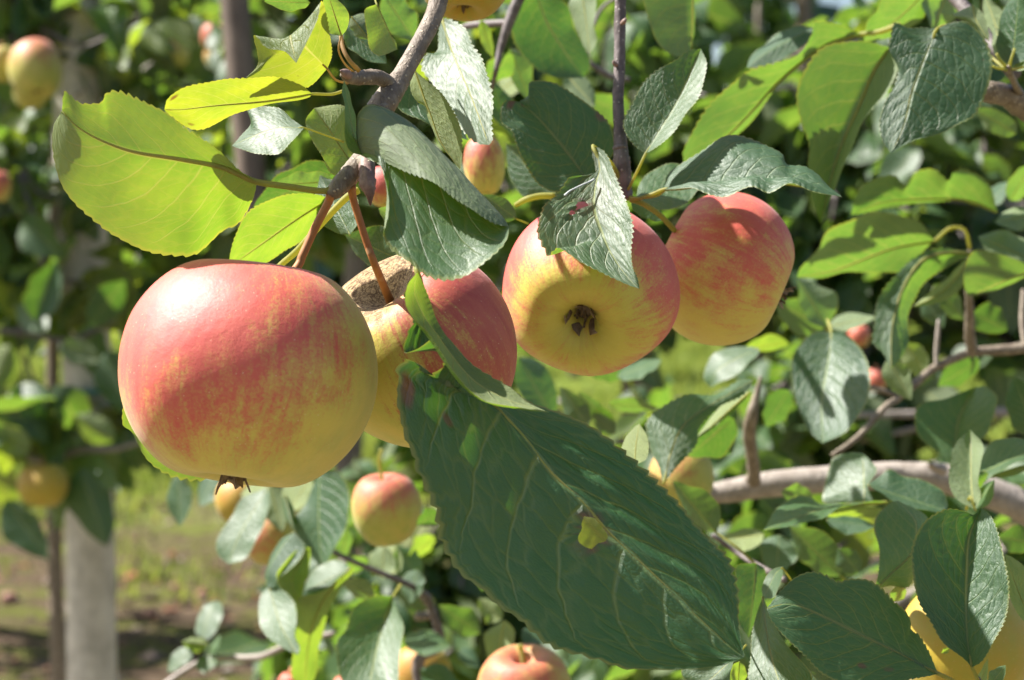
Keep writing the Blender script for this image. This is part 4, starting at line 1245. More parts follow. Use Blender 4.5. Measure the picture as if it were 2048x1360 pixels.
MR = thing('forked_branch', 'thin dark forked branch with leaves level with the two middle apples', 'branch', P3(2130, 690, 1.08))
pxtube('wood', MR, 'E', [(2200, 705, 1.08, 72), (2046, 728, 1.08, 72), (1880, 742, 1.08, 66), (1740, 752, 1.08, 56), (1640, 790, 1.08, 50), (1500, 852, 1.08, 48), (1370, 962, 1.07, 48), (1280, 1035, 1.07, 46), (1200, 1095, 1.06, 42), (1050, 1262, 1.05, 36), (900, 1370, 1.04, 30)], M['bark'], 10, 5, 0.04)
pxtube('wood', MR, 'E', [(1735, 750, 1.08, 66), (1720, 640, 1.07, 64), (1722, 520, 1.06, 54), (1715, 420, 1.05, 46), (1712, 280, 1.04, 36), (1725, 140, 1.03, 28)], M['bark'], 9, 5, 0.05)
pxtube('wood', MR, 'E', [(1525, 835, 1.08, 34), (1520, 760, 1.08, 28), (1528, 660, 1.08, 28), (1535, 560, 1.08, 20)], M['limb'], 8, 4)
pxtube('wood', MR, 'E', [(1290, 1015, 1.07, 30), (1200, 985, 1.07, 36), (1130, 960, 1.07, 28), (1050, 930, 1.07, 20)], M['bark'], 8, 4)
pxtube('wood', MR, 'E', [(2046, 720, 1.1, 20), (2030, 560, 1.12, 24), (2040, 380, 1.14, 20)], M['bark'], 8, 4)
leaf(MR, 'E', [(1510, 85), (1270, 130), (1080, 200), (900, 268), (685, 305)], [(1400, -40), (1150, -75), (960, -20), (860, 30), (800, 140), (710, 250)], [(1390, 200), (1330, 268), (1150, 275), (950, 285), (800, 305)], d=1.0, d1=.98, dl=-.03, dr=.01, face='n', mat='g', teeth=26, pet=[(1720, 130, 1.03), (1690, 20, 1.02), (1600, 10, 1.01)])
leaf(MR, 'C', [(1885, 1272), (1700, 1200), (1450, 1192), (1200, 1212), (1010, 1290)], [(1835, 1100), (1700, 1020), (1620, 1030), (1590, 1075), (1500, 1008), (1400, 1030), (1330, 1105), (1260, 1050), (1100, 1105), (1030, 1200)], [(1750, 1225), (1500, 1210), (1250, 1235), (1100, 1278)], d=1.0, d1=.98, dl=-.012, dr=.004, face='n', mat='g', teeth=26,
     label='dark leaf seen from below with ragged holes')
leaf(MR, 'E', [(1758, 168), (1560, 165), (1430, 215), (1320, 380), (1260, 600), (1250, 855)], [(1560, 128), (1400, 180), (1280, 290), (1170, 440), (1150, 600), (1138, 690), (1210, 765)], [(1600, 220), (1480, 320), (1400, 430), (1360, 520), (1342, 700), (1300, 800)], d=.95, d1=.90, dl=.0, dr=.012, face='u', mat='g', teeth=26, ns=6,
     label='grey green leaf hanging, its tip white in the sun')
gleaf(MR, 'E', (1720, 190), (1380, 480), .14, .10, d=.965, dd=-.02, dl=.0, dr=.01, face='n', mat='gy', bend=.1)
leaf(MR, 'E', [(892, 632), (880, 760), (855, 900), (832, 1050), (840, 1300)], [(780, 640), (690, 722), (650, 830), (660, 970), (700, 1110), (760, 1225)], [(960, 630), (1060, 722), (1118, 850), (1112, 1000), (1060, 1130), (980, 1232)], d=.99, d1=.95, dl=.004, dr=-.022, face='u', mat='d', teeth=26, ns=6, pet=[(870, 560, 1.0)],
     label='two toned leaf hanging tip down over the limb')
leaf(MR, 'E', [(462, 732), (320, 792), (200, 872), (172, 965)], [(380, 720), (220, 738), (150, 820), (130, 915)], [(445, 772), (330, 882), (240, 925)], d=1.02, sun=1, face='u', mat='g', teeth=22, label='small sunlit leaf just under the far apple')
leaf(MR, 'Z6', [(131, 692), (152, 600), (195, 500), (280, 432), (440, 338)], [(118, 640), (85, 570), (74, 480), (130, 428), (210, 395), (300, 390), (385, 342)], [(172, 640), (242, 560), (256, 500), (320, 432), (400, 392)], d=.83, d1=.86, dl=.006, dr=.0, face='u', mat='g', teeth=26, ns=6)
gleaf(MR, 'Z6', (425, 380), (245, 540), .05, .12, d=.865, dd=-.01, dl=.0, dr=.01, face='n', mat='gy')
gleaf(MR, 'Z6', (370, 470), (215, 600), .38, .38, d=.93, dd=.0, dl=.01, dr=-.01, face='u', mat='d')
leaf(MR, 'P', [(1270, 930), (1272, 890), (1279, 848)], [(1244, 905), (1250, 876), (1268, 856)], [(1294, 915), (1297, 885), (1288, 862)], d=.72, d1=.73, dl=.006, dr=-.006, face='n', mat='gy', teeth=20)
leaf(MR, 'Z6', [(1112, 618), (1125, 540), (1140, 460), (1190, 365)], [(1050, 572), (992, 522), (985, 455), (1012, 418), (1080, 405), (1135, 385)], [(1170, 560), (1225, 530), (1247, 480), (1268, 405), (1225, 362)], d=.95, d1=.99, dl=-.006, dr=-.012, face='u', mat='g', teeth=24, ns=6, label='grey green lobed leaf dappled with sun')
gleaf(MR, 'E', (2120, 1260), (1985, 900), .32, .30, d=.95, dd=.0, dl=.01, dr=-.01, face='u', mat='d')
gleaf(MR, 'E', (1230, 790), (1370, 1040), .26, .30, d=1.02, dd=.0, dl=-.01, dr=.01, face='n', mat='g')
gleaf(MR, 'E', (1780, 800), (1530, 960), .22, .30, d=1.1, dd=.0, dl=.01, dr=-.01, face='u', mat='d')
gleaf(MR, 'E', (1330, 700), (1470, 900), .3, .35, d=1.15, dd=.0, dl=-.01, dr=.01, face='n', mat='gy')
gleaf(MR, 'E', (1740, 520), (1950, 620), .45, .35, d=1.12, dd=.0, dl=-.01, dr=.01, face='u', mat='d')
gleaf(MR, 'E', (1450, 430), (1565, 610), .30, .30, d=1.1, dd=.0, dl=-.01, dr=.01, face='u', mat='d')
gleaf(MR, 'E', (1500, 350), (1690, 560), .25, .28, d=1.1, dd=.0, dl=-.01, dr=.01, face='n', mat='g')
leaf(MR, 'E', [(2100, 255), (1950, 320), (1720, 420)], [(2000, 200), (1850, 150), (1740, 150), (1690, 260), (1690, 370)], [(2046, 310), (1900, 370), (1800, 405)], d=.93, d1=.94, dl=-.01, dr=.01, face='n', mat='g', teeth=24)
gleaf(MR, 'E', (2100, 200), (1770, 60), .25, .3, d=.98, dd=.0, dl=-.01, dr=.02, face='n', mat='g')
gleaf(MR, 'C', (2100, 1290), (1870, 1330), .3, .3, d=.98, dd=.0, dl=-.01, dr=.02, face='n', mat='g')
gleaf(MR, 'C', (1960, 1200), (2100, 980), .3, .3, d=1.0, dd=.0, dl=-.01, dr=.02, face='n', mat='g')
gleaf(MR, 'C', (1830, 1230), (1950, 1090), .3, .3, d=1.1, dd=.0, dl=.02, dr=-.01, face='u', mat='d')
gleaf(MR, 'E', (860, 600), (690, 310), .22, .40, d=1.05, dd=.0, dl=-.01, dr=.015, face='n', mat='g', pet=[(880, 640, 1.06)])
gleaf(MR, 'E', (850, 610), (545, 440), .30, .28, d=1.08, dd=.0, dl=.015, dr=-.01, face='u', mat='g')
gleaf(MR, 'E', (870, 600), (1160, 540), .18, .16, d=1.08, dd=.0, dl=.015, dr=-.01, face='n', mat='g')
gleaf(MR, 'E', (300, 1360), (60, 1120), .3, .36, d=.97, dd=.0, dl=.01, dr=-.01, face='u', mat='d')
gleaf(MR, 'E', (640, 980), (500, 1200), .3, .36, d=1.06, dd=.0, dl=.01, dr=-.01, face='u', mat='d')
gleaf(MR, 'E', (640, 700), (360, 730), .12, .22, d=1.12, dd=.0, dl=.01, dr=-.01, face='n', mat='gy')
gleaf(MR, 'D', (1480, 1200), (1310, 960), .25, .25, d=1.0, dd=.0, dl=.01, dr=-.01, face='u', mat='g')
gleaf(MR, 'D', (1640, 1210), (1420, 990), .18, .16, d=1.0, dd=-.02, dl=.02, dr=-.01, face='u', mat='g')
gleaf(MR, 'D', (1600, 1060), (1900, 1090), .16, .14, d=1.05, dd=.0, dl=-.01, dr=.02, face='n', mat='g')
gleaf(MR, 'D', (1650, 900), (1920, 800), .16, .2, d=1.05, dd=.0, dl=.02, dr=-.02, face='u', mat='g')
gleaf(MR, 'D', (1690, 880), (1480, 880), .25, .3, d=1.1, dd=.0, dl=.02, dr=-.02, face='u', mat='d')
gleaf(MR, 'D', (1060, 780), (1280, 1180), .25, .2, d=1.1, dd=.0, dl=.02, dr=-.02, face='u', mat='d')
gleaf(MR, 'D', (1640, 1240), (1500, 1120), .3, .3, d=1.0, dd=.0, dl=.02, dr=-.02, face='u', mat='d')

# ================================================================== the pale limb and the shoot before it
PL = thing('pale_limb', 'smooth pale grey limb crossing behind the lower leaves', 'branch', P3(2130, 1020, 1.1))
pxtube('wood', PL, 'F', [(2250, 370, 1.10, 195), (2046, 320, 1.10, 197), (1850, 240, 1.10, 193), (1600, 160, 1.10, 184), (1400, 140, 1.10, 174), (1200, 135, 1.10, 167), (860, 160, 1.10, 167), (500, 190, 1.10, 156), (300, 225, 1.10, 140), (140, 250, 1.10, 119), (-100, 300, 1.10, 105), (-300, 350, 1.1, 76)], M['limb'], 18, 6, 0.02)
pxtube('spur', PL, 'F', [(425, 170, 1.09, 92), (428, 90, 1.08, 76), (410, -30, 1.07, 78), (400, -120, 1.06, 82), (412, -220, 1.05, 72), (440, -330, 1.05, 48), (470, -460, 1.05, 16)], M['bark'], 9, 5, 0.05)
pxtube('spur', PL, 'F', [(1560, 100, 1.08, 70), (1500, 80, 1.07, 50), (1480, 60, 1.06, 16)], M['limb'], 8, 4, 0.04)
leaf(PL, 'F', [(1085, 292), (1090, 180), (1078, 0)], [(960, 300), (850, 300), (842, 230), (880, 80), (905, 25), (1000, 0)], [(1140, 285), (1112, 200), (1165, 105), (1120, 40)], d=.88, sun=1, face='u', mat='g', teeth=24, ns=6, label='tented leaf lit on one side above the limb')
leaf(PL, 'F', [(1225, 292), (1000, 300), (760, 360), (485, 465)], [(1100, 290), (850, 308), (760, 268), (660, 280), (560, 330)], [(1100, 300), (950, 322), (850, 372), (700, 432)], d=.87, d1=.83, dl=.02, dr=-.01, face='u', mat='g', teeth=24, label='pointed leaf with a small dark spot before the limb')
leaf(PL, 'F', [(1195, 330), (1050, 350), (840, 375)], [(1050, 315), (930, 330)], [(1160, 382), (1000, 382), (900, 382)], d=.885, d1=.87, dl=-.004, dr=.012, face='n', mat='gy', teeth=20, rib=False)
leaf(PL, 'F', [(1108, 190), (1250, 240), (1400, 290), (1580, 345)], [(1180, 140), (1245, 95), (1330, 142), (1450, 168), (1560, 230), (1590, 310)], [(1160, 225), (1300, 302), (1480, 352), (1545, 358)], d=.86, d1=.85, dl=.01, dr=-.014, face='u', mat='d', teeth=24, ns=6)
gleaf(PL, 'F', (780, 290), (590, 230), .3, .4, d=.93, dd=.0, dl=.02, dr=-.02, face='u', mat='g')
leaf(PL, 'F', [(1755, 345), (1735, 230), (1730, 80), (1725, -140)], [(1640, 270), (1600, 180), (1605, 50), (1640, -60)], [(1790, 250), (1770, 120), (1800, 0), (1790, -70)], d=.80, d1=.83, dl=-.004, dr=-.012, face='n', mat='g', teeth=24, ns=6, label='upright bright green leaf crossing the limb', pet=[(1700, 340, .81), (1722, 260, .80)])
gleaf(PL, 'F', (1745, 330), (1870, 160), .26, .24, d=.82, dd=.0, dl=.015, dr=-.02, face='u', mat='g')
leaf(PL, 'F', [(1710, 300), (1740, 190), (1730, 175), (1668, 120)], [(1690, 200), (1670, 140)], [(1830, 130), (1740, 110)], d=.83, d1=.82, dl=.0, dr=.004, face='u', mat='g', teeth=14)
leaf(PL, 'F', [(1680, 130), (1830, 100), (1960, 40), (2120, -20)], [(1760, 70), (1850, -60), (1960, -90), (2060, -80)], [(1800, 170), (1860, 130), (1960, 75), (2060, 40)], d=.84, d1=.85, dl=.02, dr=-.006, face='u', mat='g', teeth=24)
gleaf(PL, 'F', (2100, 70), (1820, 150), .1, .05, d=.845, dd=.0, dl=.0, dr=-.0, face='n', mat='gy')
gleaf(PL, 'F', (205, 478), (-60, 170), .16, .30, d=.88, dd=.0, dl=.02, dr=-.01, face='u', mat='g', pet=[(430, 660, .87), (320, 560, .875)], label='greyish leaf lit at its stalk end', pw=1.6)
gleaf(PL, 'F', (490, 490), (220, 520), .32, .2, d=.98, dd=.0, dl=-.02, dr=.02, face='n', mat='gy')
gleaf(PL, 'F', (580, 490), (560, 740), .45, .45, d=1.0, dd=.0, dl=-.01, dr=.01, face='u', mat='d')
gleaf(PL, 'F', (950, 740), (640, 440), .22, .30, d=.97, dd=.0, dl=.01, dr=-.01, face='u', mat='g', pet=[(980, 760, .97)])
gleaf(PL, 'F', (860, 400), (1160, 440), .16, .2, d=.95, dd=.0, dl=.01, dr=-.01, face='u', mat='d')
gleaf(PL, 'F', (1060, 720), (930, 570), .4, .4, d=.95, dd=.0, dl=.01, dr=-.01, face='u', mat='d')
for q in range(30):                                       # unseen leaves added overhead to shade the leaves below
    x_, y_ = rng.uniform(1060, 1720), rng.uniform(-520, -190)
    gleaf(UR, 'P', (x_, y_), (x_ + rng.uniform(-130, 130), y_ + rng.uniform(20, 160)), .3, .3, d=rng.uniform(.78, 1.02), dd=rng.uniform(-.04, .04), dl=rng.uniform(-.03, .03), dr=rng.uniform(-.03, .03), face='u' if q % 3 else 'n', mat='d' if q % 2 else 'g', rib=False, teeth=10)
pxtube('side_twig', UR, 'P', [(2030, 150, .83, 30), (1850, -60, .88, 26), (1500, -260, .9, 18), (1100, -380, .92, 8)], M['twig'], 8, 5)
pxtube('side_twig', PL, 'F', [(180, 490, .9, 26), (330, 600, .9, 32), (480, 690, .88, 36), (610, 760, .85, 40)], M['twig'], 8, 5)

FS = thing('low_leafy_shoot', 'leafy shoot with crisp dark serrated leaves over the yellow apple', 'shoot', P3(1990, 1420, .69))
pxtube('wood', FS, 'F', [(1880, 1560, .70, 40), (1820, 1440, .69, 36), (1770, 1350, .68, 28)], M['twig'], 8, 5)
leaf(FS, 'F', [(1532, 1322), (1300, 1200), (1070, 1090), (850, 980), (650, 905), (505, 932)], [(1482, 1200), (1422, 1090), (1378, 1058), (1372, 1000), (1330, 940), (1250, 882), (1170, 800), (1100, 760), (1000, 755), (930, 772), (850, 730), (770, 710), (680, 740), (590, 820), (545, 880)],
     [(1450, 1345), (1250, 1375), (1050, 1400), (850, 1330), (720, 1220), (620, 1110), (540, 1010), (510, 960)], d=.665, d1=.650, dl=.008, dr=-.012, face='u', mat='fa', teeth=36, ns=9, amp=.9,
     label='dark leaf lying slantwise with a scarred notched margin', pet=[(1760, 1500, .69), (1640, 1380, .675)])
leaf(FS, 'F', [(1735, 1285), (1710, 1150), (1700, 1000), (1700, 850), (1705, 700), (1720, 500), (1792, 328)], [(1680, 1222), (1560, 1130), (1480, 1000), (1420, 900), (1380, 760), (1368, 600), (1408, 480), (1480, 388), (1590, 335), (1700, 352), (1745, 372)],
     [(1800, 1242), (1870, 1120), (1920, 1020), (1950, 880), (1956, 760), (1922, 600), (1890, 470), (1842, 370)], d=.655, d1=.675, dl=-.004, dr=-.010, face='u', mat='d', teeth=36, ns=9, amp=.9,
     label='oval dark leaf standing tip up', pet=[(1770, 1360, .68), (1752, 1320, .665)])
leaf(FS, 'F', [(1152, 822), (1260, 712), (1372, 598), (1400, 420), (1290, 285)], [(1172, 740), (1182, 620), (1150, 480), (1160, 385), (1240, 300)], [(1240, 795), (1370, 795), (1440, 600), (1470, 420), (1390, 330)], d=.72, d1=.75, dl=-.006, dr=.012, face='u', mat='g', teeth=30, ns=7)
leaf(FS, 'F', [(480, 862), (500, 1050), (540, 1250), (600, 1430)], [(470, 900), (430, 1020), (405, 1200), (398, 1370), (480, 1440)], [(510, 930), (570, 1060), (650, 1180), (770, 1320), (740, 1420)], d=.70, sun=.9, face='u', mat='g', teeth=30, ns=6, label='pale grey leaf standing beside the big dark leaf')
leaf(FS, 'F', [(440, 660), (430, 800), (395, 1110)], [(330, 670), (312, 740), (335, 880), (342, 1020)], [(500, 705), (500, 830), (445, 1000)], d=.78, d1=.76, dl=-.006, dr=.01, face='u', mat='d', teeth=24)
leaf(FS, 'F', [(600, 690), (560, 720), (520, 800), (480, 870)], [(620, 680), (530, 700), (480, 790)], [(600, 740), (580, 800), (540, 870)], d=.73, d1=.72, dl=.004, dr=-.01, face='u', mat='g', teeth=14, pet=[(650, 760, .75)])
leaf(FS, 'F', [(310, 1230), (240, 1290), (120, 1400)], [(220, 1180), (180, 1215), (150, 1260), (20, 1265), (0, 1340)], [(290, 1310), (260, 1400)], d=.66, sun=.8, face='u', mat='g', teeth=22, label='crumpled pale leaf peeping out under the tip of the largest leaf', pet=[(380, 1150, .69)])
gleaf(FS, 'F', (340, 1250), (330, 1440), .25, .3, d=.69, dd=.0, dl=.01, dr=-.01, face='n', mat='gy')
leaf(FS, 'F', [(2120, 1080), (2040, 900), (1985, 760), (1932, 608)], [(2040, 1005), (1972, 905), (1960, 790), (1938, 680)], [(2100, 860), (2060, 700), (1990, 630)], d=.68, d1=.69, dl=-.006, dr=.008, face='n', mat='gy', teeth=30, amp=1.3, label='glowing yellow green leaf cut by the picture edge')
gleaf(FS, 'F', (1840, 1400), (1935, 1270), .3, .3, d=.665, dd=.01, dl=.01, dr=-.01, face='u', mat='g')
gleaf(FS, 'F', (1760, 1480), (1830, 1230), .12, .12, d=.70, dd=.01, dl=.01, dr=-.01, face='n', mat='gy')
gleaf(FS, 'F', (1600, 1170), (1550, 1200), .3, .3, d=.70, dd=.01, dl=.01, dr=-.01, face='n', mat='gy', teeth=10)
gleaf(FS, 'F', (1330, 800), (1250, 890), .4, .4, d=.74, dd=.01, dl=.01, dr=-.01, face='u', mat='g', teeth=14)
gleaf(FS, 'F', (2100, 540), (1890, 500), .4, .4, d=.9, dd=.01, dl=.01, dr=-.01, face='u', mat='d', teeth=14)
gleaf(FS, 'F', (900, 1480), (760, 1310), .4, .4, d=.72, dd=.01, dl=.01, dr=-.01, face='u', mat='d', teeth=14)

LB = thing('low_bough', 'thin knotty bough crossing the pale stake low down', 'branch', P3(-40, 935, 2.75))
pxtube('wood', LB, 'P', [(-60, 935, 2.75, 17), (40, 915, 2.75, 17), (95, 922, 2.76, 19), (160, 900, 2.76, 15), (230, 898, 2.77, 11), (290, 880, 2.78, 8)], M['limb'], 8, 6, .05)
pxtube('wood', LB, 'P', [(-60, 660, 2.8, 12), (50, 665, 2.8, 13), (140, 680, 2.8, 12), (230, 640, 2.82, 10)], M['twig'], 8, 6, .05)
for c_, b_, t_, w1, w2, fc, mt, sn in (
        ('P', (160, 935), (215, 1092), .26, .30, 'u', 'd', None), ('P', (10, 1000), (100, 1120), .2, .28, 'u', 'd', None), ('P', (30, 770), (95, 890), .25, .28, 'u', 'd', None), ('P', (230, 880), (150, 830), .3, .3, 'n', 'gy', None),
        ('P', (175, 905), (240, 985), .16, .2, 'u', 'g', 1), ('P', (60, 900), (-30, 860), .3, .3, 'n', 'gy', None), ('P', (120, 690), (205, 720), .3, .3, 'n', 'g', None), ('P', (215, 700), (255, 830), .3, .3, 'u', 'd', None),
        ('P', (95, 660), (30, 610), .3, .3, 'u', 'g', 1), ('P', (180, 650), (250, 560), .3, .3, 'u', 'd', None), ('P', (70, 640), (110, 520), .3, .3, 'u', 'd', None), ('P', (20, 690), (-20, 790), .3, .3, 'n', 'gy', None)):
    gleaf(LB, c_, b_, t_, w1, w2, d=2.72 + rng.uniform(-.04, .04), dd=rng.uniform(-.02, .02), dl=rng.uniform(-.02, .02), dr=rng.uniform(-.02, .02), face=fc, mat=mt, sun=sn, rib=False)

# ================================================================== leaves low in the middle
LM = thing('low_branch', 'low branch crowded with lit leaves beneath the largest red apple', 'branch', P3(860, 1500, 1.15))
pxtube('wood', LM, 'P', [(900, 1560, 1.15, 26), (835, 1340, 1.15, 24), (880, 1290, 1.14, 22), (862, 1215, 1.13, 16), (838, 1180, 1.12, 13), (700, 1120, 1.1, 11), (640, 1090, 1.1, 9)], M['twig'], 8, 6, .04)
pxtube('wood', LM, 'H', [(1900, 980, 1.15, 60), (2000, 960, 1.16, 50), (1930, 860, 1.16, 34), (1880, 800, 1.16, 26)], M['bark'], 8, 5)
LW = thing('pinkish_twig', 'thin pinkish twig with a tuft of small pale leaves', 'twig', P3(340, 1370, 1.3))
pxtube('wood', LW, 'H', [(330, 1440, 1.3, 44), (430, 1360, 1.3, 44), (560, 1275, 1.3, 42), (640, 1240, 1.3, 42), (720, 1228, 1.29, 42), (940, 1225, 1.28, 42), (1050, 1185, 1.27, 40), (1180, 1120, 1.26, 36), (1400, 1080, 1.24, 30)], M['limb'], 10, 6, .02)
leaf(LW, 'H', [(620, 1110), (640, 1000), (690, 885)], [(575, 1080), (580, 1000), (620, 920)], [(655, 1110), (700, 1060), (735, 960), (725, 900)], d=1.29, sun=1, face='u', mat='g', teeth=20)
gleaf(LW, 'H', (650, 1150), (490, 1130), .35, .22, d=1.28, dd=-.02, dl=.01, dr=.02, face='n', mat='gy')
gleaf(LW, 'H', (560, 1170), (405, 1315), .18, .30, d=1.27, sun=1, face='u', mat='g')
gleaf(LW, 'H', (570, 1285), (705, 1235), .30, .35, d=1.27, sun=1, face='u', mat='g')
gleaf(LW, 'H', (640, 1210), (720, 1090), .2, .2, d=1.28, dd=-.0, dl=.02, dr=-.02, face='u', mat='g')
leaf(LM, 'H', [(1012, 205), (930, 330), (840, 480), (768, 665)], [(850, 270), (780, 400), (700, 520), (708, 610)], [(1010, 340), (935, 520), (870, 635)], d=1.08, sun=.8, face='u', mat='g', teeth=24, ns=6)
leaf(LM, 'H', [(1320, 100), (1310, 300), (1312, 480), (1330, 695)], [(1240, 290), (1155, 420), (1200, 530), (1275, 630)], [(1430, 115), (1495, 250), (1482, 420), (1400, 575)], d=1.05, d1=1.04, dl=.01, dr=-.02, face='u', mat='d', teeth=24, ns=6, label='broad two toned leaf hanging under the front apple')
gleaf(LM, 'H', (1020, 190), (1090, 470), .28, .5, d=1.12, dd=.0, dl=-.01, dr=.01, face='n', mat='g')
gleaf(LM, 'H', (1260, 150), (1130, 350), .3, .5, d=1.10, dd=.0, dl=-.01, dr=.01, face='n', mat='gy')
gleaf(LM, 'H', (1105, 250), (1165, 470), .12, .14, d=1.06, dd=-.02, dl=.01, dr=.01, face='u', mat='g')
leaf(LM, 'H', [(1160, 470), (1080, 570), (1010, 690), (1000, 800)], [(1090, 520), (1020, 620), (990, 720)], [(1225, 560), (1180, 660), (1080, 740), (1040, 800)], d=1.0, d1=1.0, dl=.02, dr=-.012, face='u', mat='d', teeth=22)
leaf(LM, 'H', [(1010, 795), (1040, 900), (1090, 1050), (1185, 1210)], [(960, 860), (948, 960), (985, 1080), (1100, 1170)], [(1120, 840), (1175, 950), (1170, 1080), (1195, 1160)], d=1.0, sun=1, face='u', mat='g', teeth=22, label='greyish leaf, its face lit')
leaf(LM, 'H', [(1262, 570), (1200, 660), (1150, 760), (1185, 900)], [(1190, 570), (1080, 690), (1065, 760), (1110, 850)], [(1255, 680), (1225, 800), (1210, 870)], d=1.0, d1=1.0, dl=-.01, dr=.014, face='n', mat='gy', teeth=22)
leaf(LM, 'H', [(1500, 690), (1350, 860), (1260, 1080), (1225, 1400)], [(1330, 830), (1200, 880), (1178, 1020), (1150, 1200), (1150, 1340)], [(1515, 710), (1410, 850), (1360, 1000), (1310, 1200), (1280, 1350)], d=1.0, d1=1.02, dl=-.014, dr=.010, face='n', mat='gy', teeth=24, ns=6, label='long glowing yellow green leaf hanging low')
leaf(LM, 'H', [(1500, 690), (1400, 740), (1230, 830)], [(1450, 650), (1360, 650), (1270, 720), (1235, 790)], [(1440, 740), (1370, 800), (1280, 830)], d=1.01, sun=1, face='u', mat='g', teeth=22)
leaf(LM, 'H', [(1755, 860), (1735, 920), (1690, 1050), (1640, 1250), (1610, 1420)], [(1640, 855), (1520, 930), (1480, 1050), (1420, 1130), (1425, 1280), (1480, 1400)], [(1790, 960), (1822, 1050), (1790, 1200), (1775, 1400)], d=.98, d1=.93, dl=-.008, dr=-.016, face='u', mat='g', teeth=24, ns=6, pet=[(1800, 790, 1.0)], label='leaf with one dark half and one white lit half')
gleaf(LM, 'H', (1640, 870), (1440, 760), .2, .3, d=1.05, dd=.0, dl=.01, dr=-.01, face='n', mat='g')
gleaf(LM, 'H', (1480, 450), (1450, 640), .25, .35, d=1.12, dd=.0, dl=.01, dr=-.01, face='n', mat='g')
gleaf(LM, 'H', (1700, 560), (1690, 760), .40, .40, d=1.15, dd=.0, dl=-.01, dr=.01, face='n', mat='g')
gleaf(LM, 'H', (1900, 700), (1860, 900), .30, .40, d=1.12, dd=.0, dl=-.01, dr=.01, face='u', mat='d')
gleaf(LM, 'H', (470, 130), (480, 440), .24, .24, d=1.35, dd=.0, dl=-.01, dr=.01, face='u', mat='d')
gleaf(LM, 'H', (700, 110), (600, 320), .32, .30, d=1.38, dd=.0, dl=-.01, dr=.01, face='u', mat='d')
gleaf(LM, 'H', (1000, 190), (840, 260), .2, .25, d=1.3, dd=.0, dl=-.01, dr=.01, face='n', mat='gy')
gleaf(PL, 'P', (1260, 1130), (1150, 1020), .4, .4, d=.95, dd=0, dl=-.006, dr=.006, face='n', mat='y')
gleaf(LM, 'G', (830, 570), (840, 830), .50, .28, d=.98, dd=.0, dl=.01, dr=-.01, face='u', mat='d')
gleaf(LM, 'G', (590, 360), (450, 430), .3, .4, d=1.0, dd=.0, dl=.01, dr=-.01, face='u', mat='d')
gleaf(LM, 'G', (830, 1080), (580, 910), .30, .28, d=1.1, dd=.0, dl=.01, dr=-.01, face='u', mat='g')
gleaf(LM, 'G', (960, 1000), (820, 870), .40, .34, d=1.15, dd=.0, dl=-.01, dr=.01, face='n', mat='gy')
leaf(LM, 'G', [(980, 1000), (950, 1150), (960, 1300)], [(1040, 1070), (1020, 1180), (1000, 1290)], [(860, 1080), (870, 1180), (900, 1290)], d=1.0, d1=1.0, dl=-.01, dr=.01, face='n', mat='gy', teeth=22)
gleaf(LM, 'G', (1080, 1060), (1220, 1130), .25, .42, d=1.0, dd=.0, dl=.01, dr=-.01, face='u', mat='d')
gleaf(LM, 'G', (370, 1130), (660, 1160), .32, .22, d=1.1, dd=-.02, dl=.03, dr=-.02, face='u', mat='g')
gleaf(LM, 'G', (560, 950), (330, 800), .3, .3, d=1.18, dd=.0, dl=.01, dr=-.01, face='u', mat='d')
gleaf(LM, 'G', (330, 560), (180, 740), .42, .4, d=1.18, dd=.0, dl=-.01, dr=.01, face='n', mat='gy')
gleaf(LM, 'G', (330, 560), (480, 780), .3, .3, d=1.18, dd=.0, dl=.01, dr=-.01, face='u', mat='g')
gleaf(LM, 'G', (160, 640), (10, 700), .3, .3, d=1.18, dd=-.03, dl=.02, dr=-.02, face='u', mat='g')
gleaf(LM, 'G', (560, 500), (400, 640), .2, .3, d=1.22, dd=-.03, dl=.02, dr=-.02, face='n', mat='gy')
gleaf(LM, 'G', (240, 1250), (90, 1420), .3, .3, d=1.05, dd=-.03, dl=.02, dr=-.02, face='n', mat='g')
gleaf(LM, 'G', (470, 1300), (720, 1420), .3, .3, d=1.1, dd=-.03, dl=.02, dr=-.02, face='u', mat='d')
gleaf(LM, 'G', (700, 1180), (830, 1280), .3, .3, d=1.2, dd=-.03, dl=.02, dr=-.02, face='u', mat='d')

# ================================================================== apples
AX = np.array([1.0, 0, 0])
apple('largest red apple, blushed pink above and yellow below', 497, 744, .585, 264, (0.12, 0.16, 0.97), 'a1', tap=.02, tops=.30, top=.5, h=.935, blush=(-.40, -.55, .74), seed=3, stem_px=[(590, 540, .600), (606, 508, .602), (632, 452, .603), (655, 408, .603), (662, 390, .602)],
      spin=.4, gain=.80, off=.36, stemw=.0013, bot=.27, lob=.05, calyx=1.05, spread=.22)
apple('red apple with brown russet round its stalk, behind the largest one', 834, 700, .640, 205, (-.42, -.44, .80), 'a2', h=1.02, blush=(.75, -.35, .5), seed=5, stem_px=[(752, 535, .612), (735, 490, .610), (716, 430, .609), (707, 400, .608), (702, 372, .606)], gain=.85, off=.30, stemw=.00125, tops=.46, top=.46, russ=(-1, .5, .2))
apple('apple showing its dry dark calyx, a greyish leaf against it', 1178, 581, .688, 183, (.16, .86, .46), 'a3', h=.93, blush=(.12, .85, .5), seed=8, stem_px=[(1195, 470, .77), (1230, 410, .72), (1250, 392, .711)], gain=1.05, off=1.12, bot=.60, bots=.35, spread=.08, calyx=1.7, lob=.03)
apple('red streaked apple partly hidden by the apple with the calyx', 1447, 538, .735, 159, (-.90, .10, .42), 'a4', bot=.24, bots=.34, irr=.25, tap=.03, h=.90, lob=.006, blush=(.1, -.5, .85), seed=17, stem_px=[(1330, 440, .715), (1290, 410, .71), (1262, 398, .71)], gain=.6, off=.36, top=.55, tops=.30, stemmat='petiole', stemw=.0010)
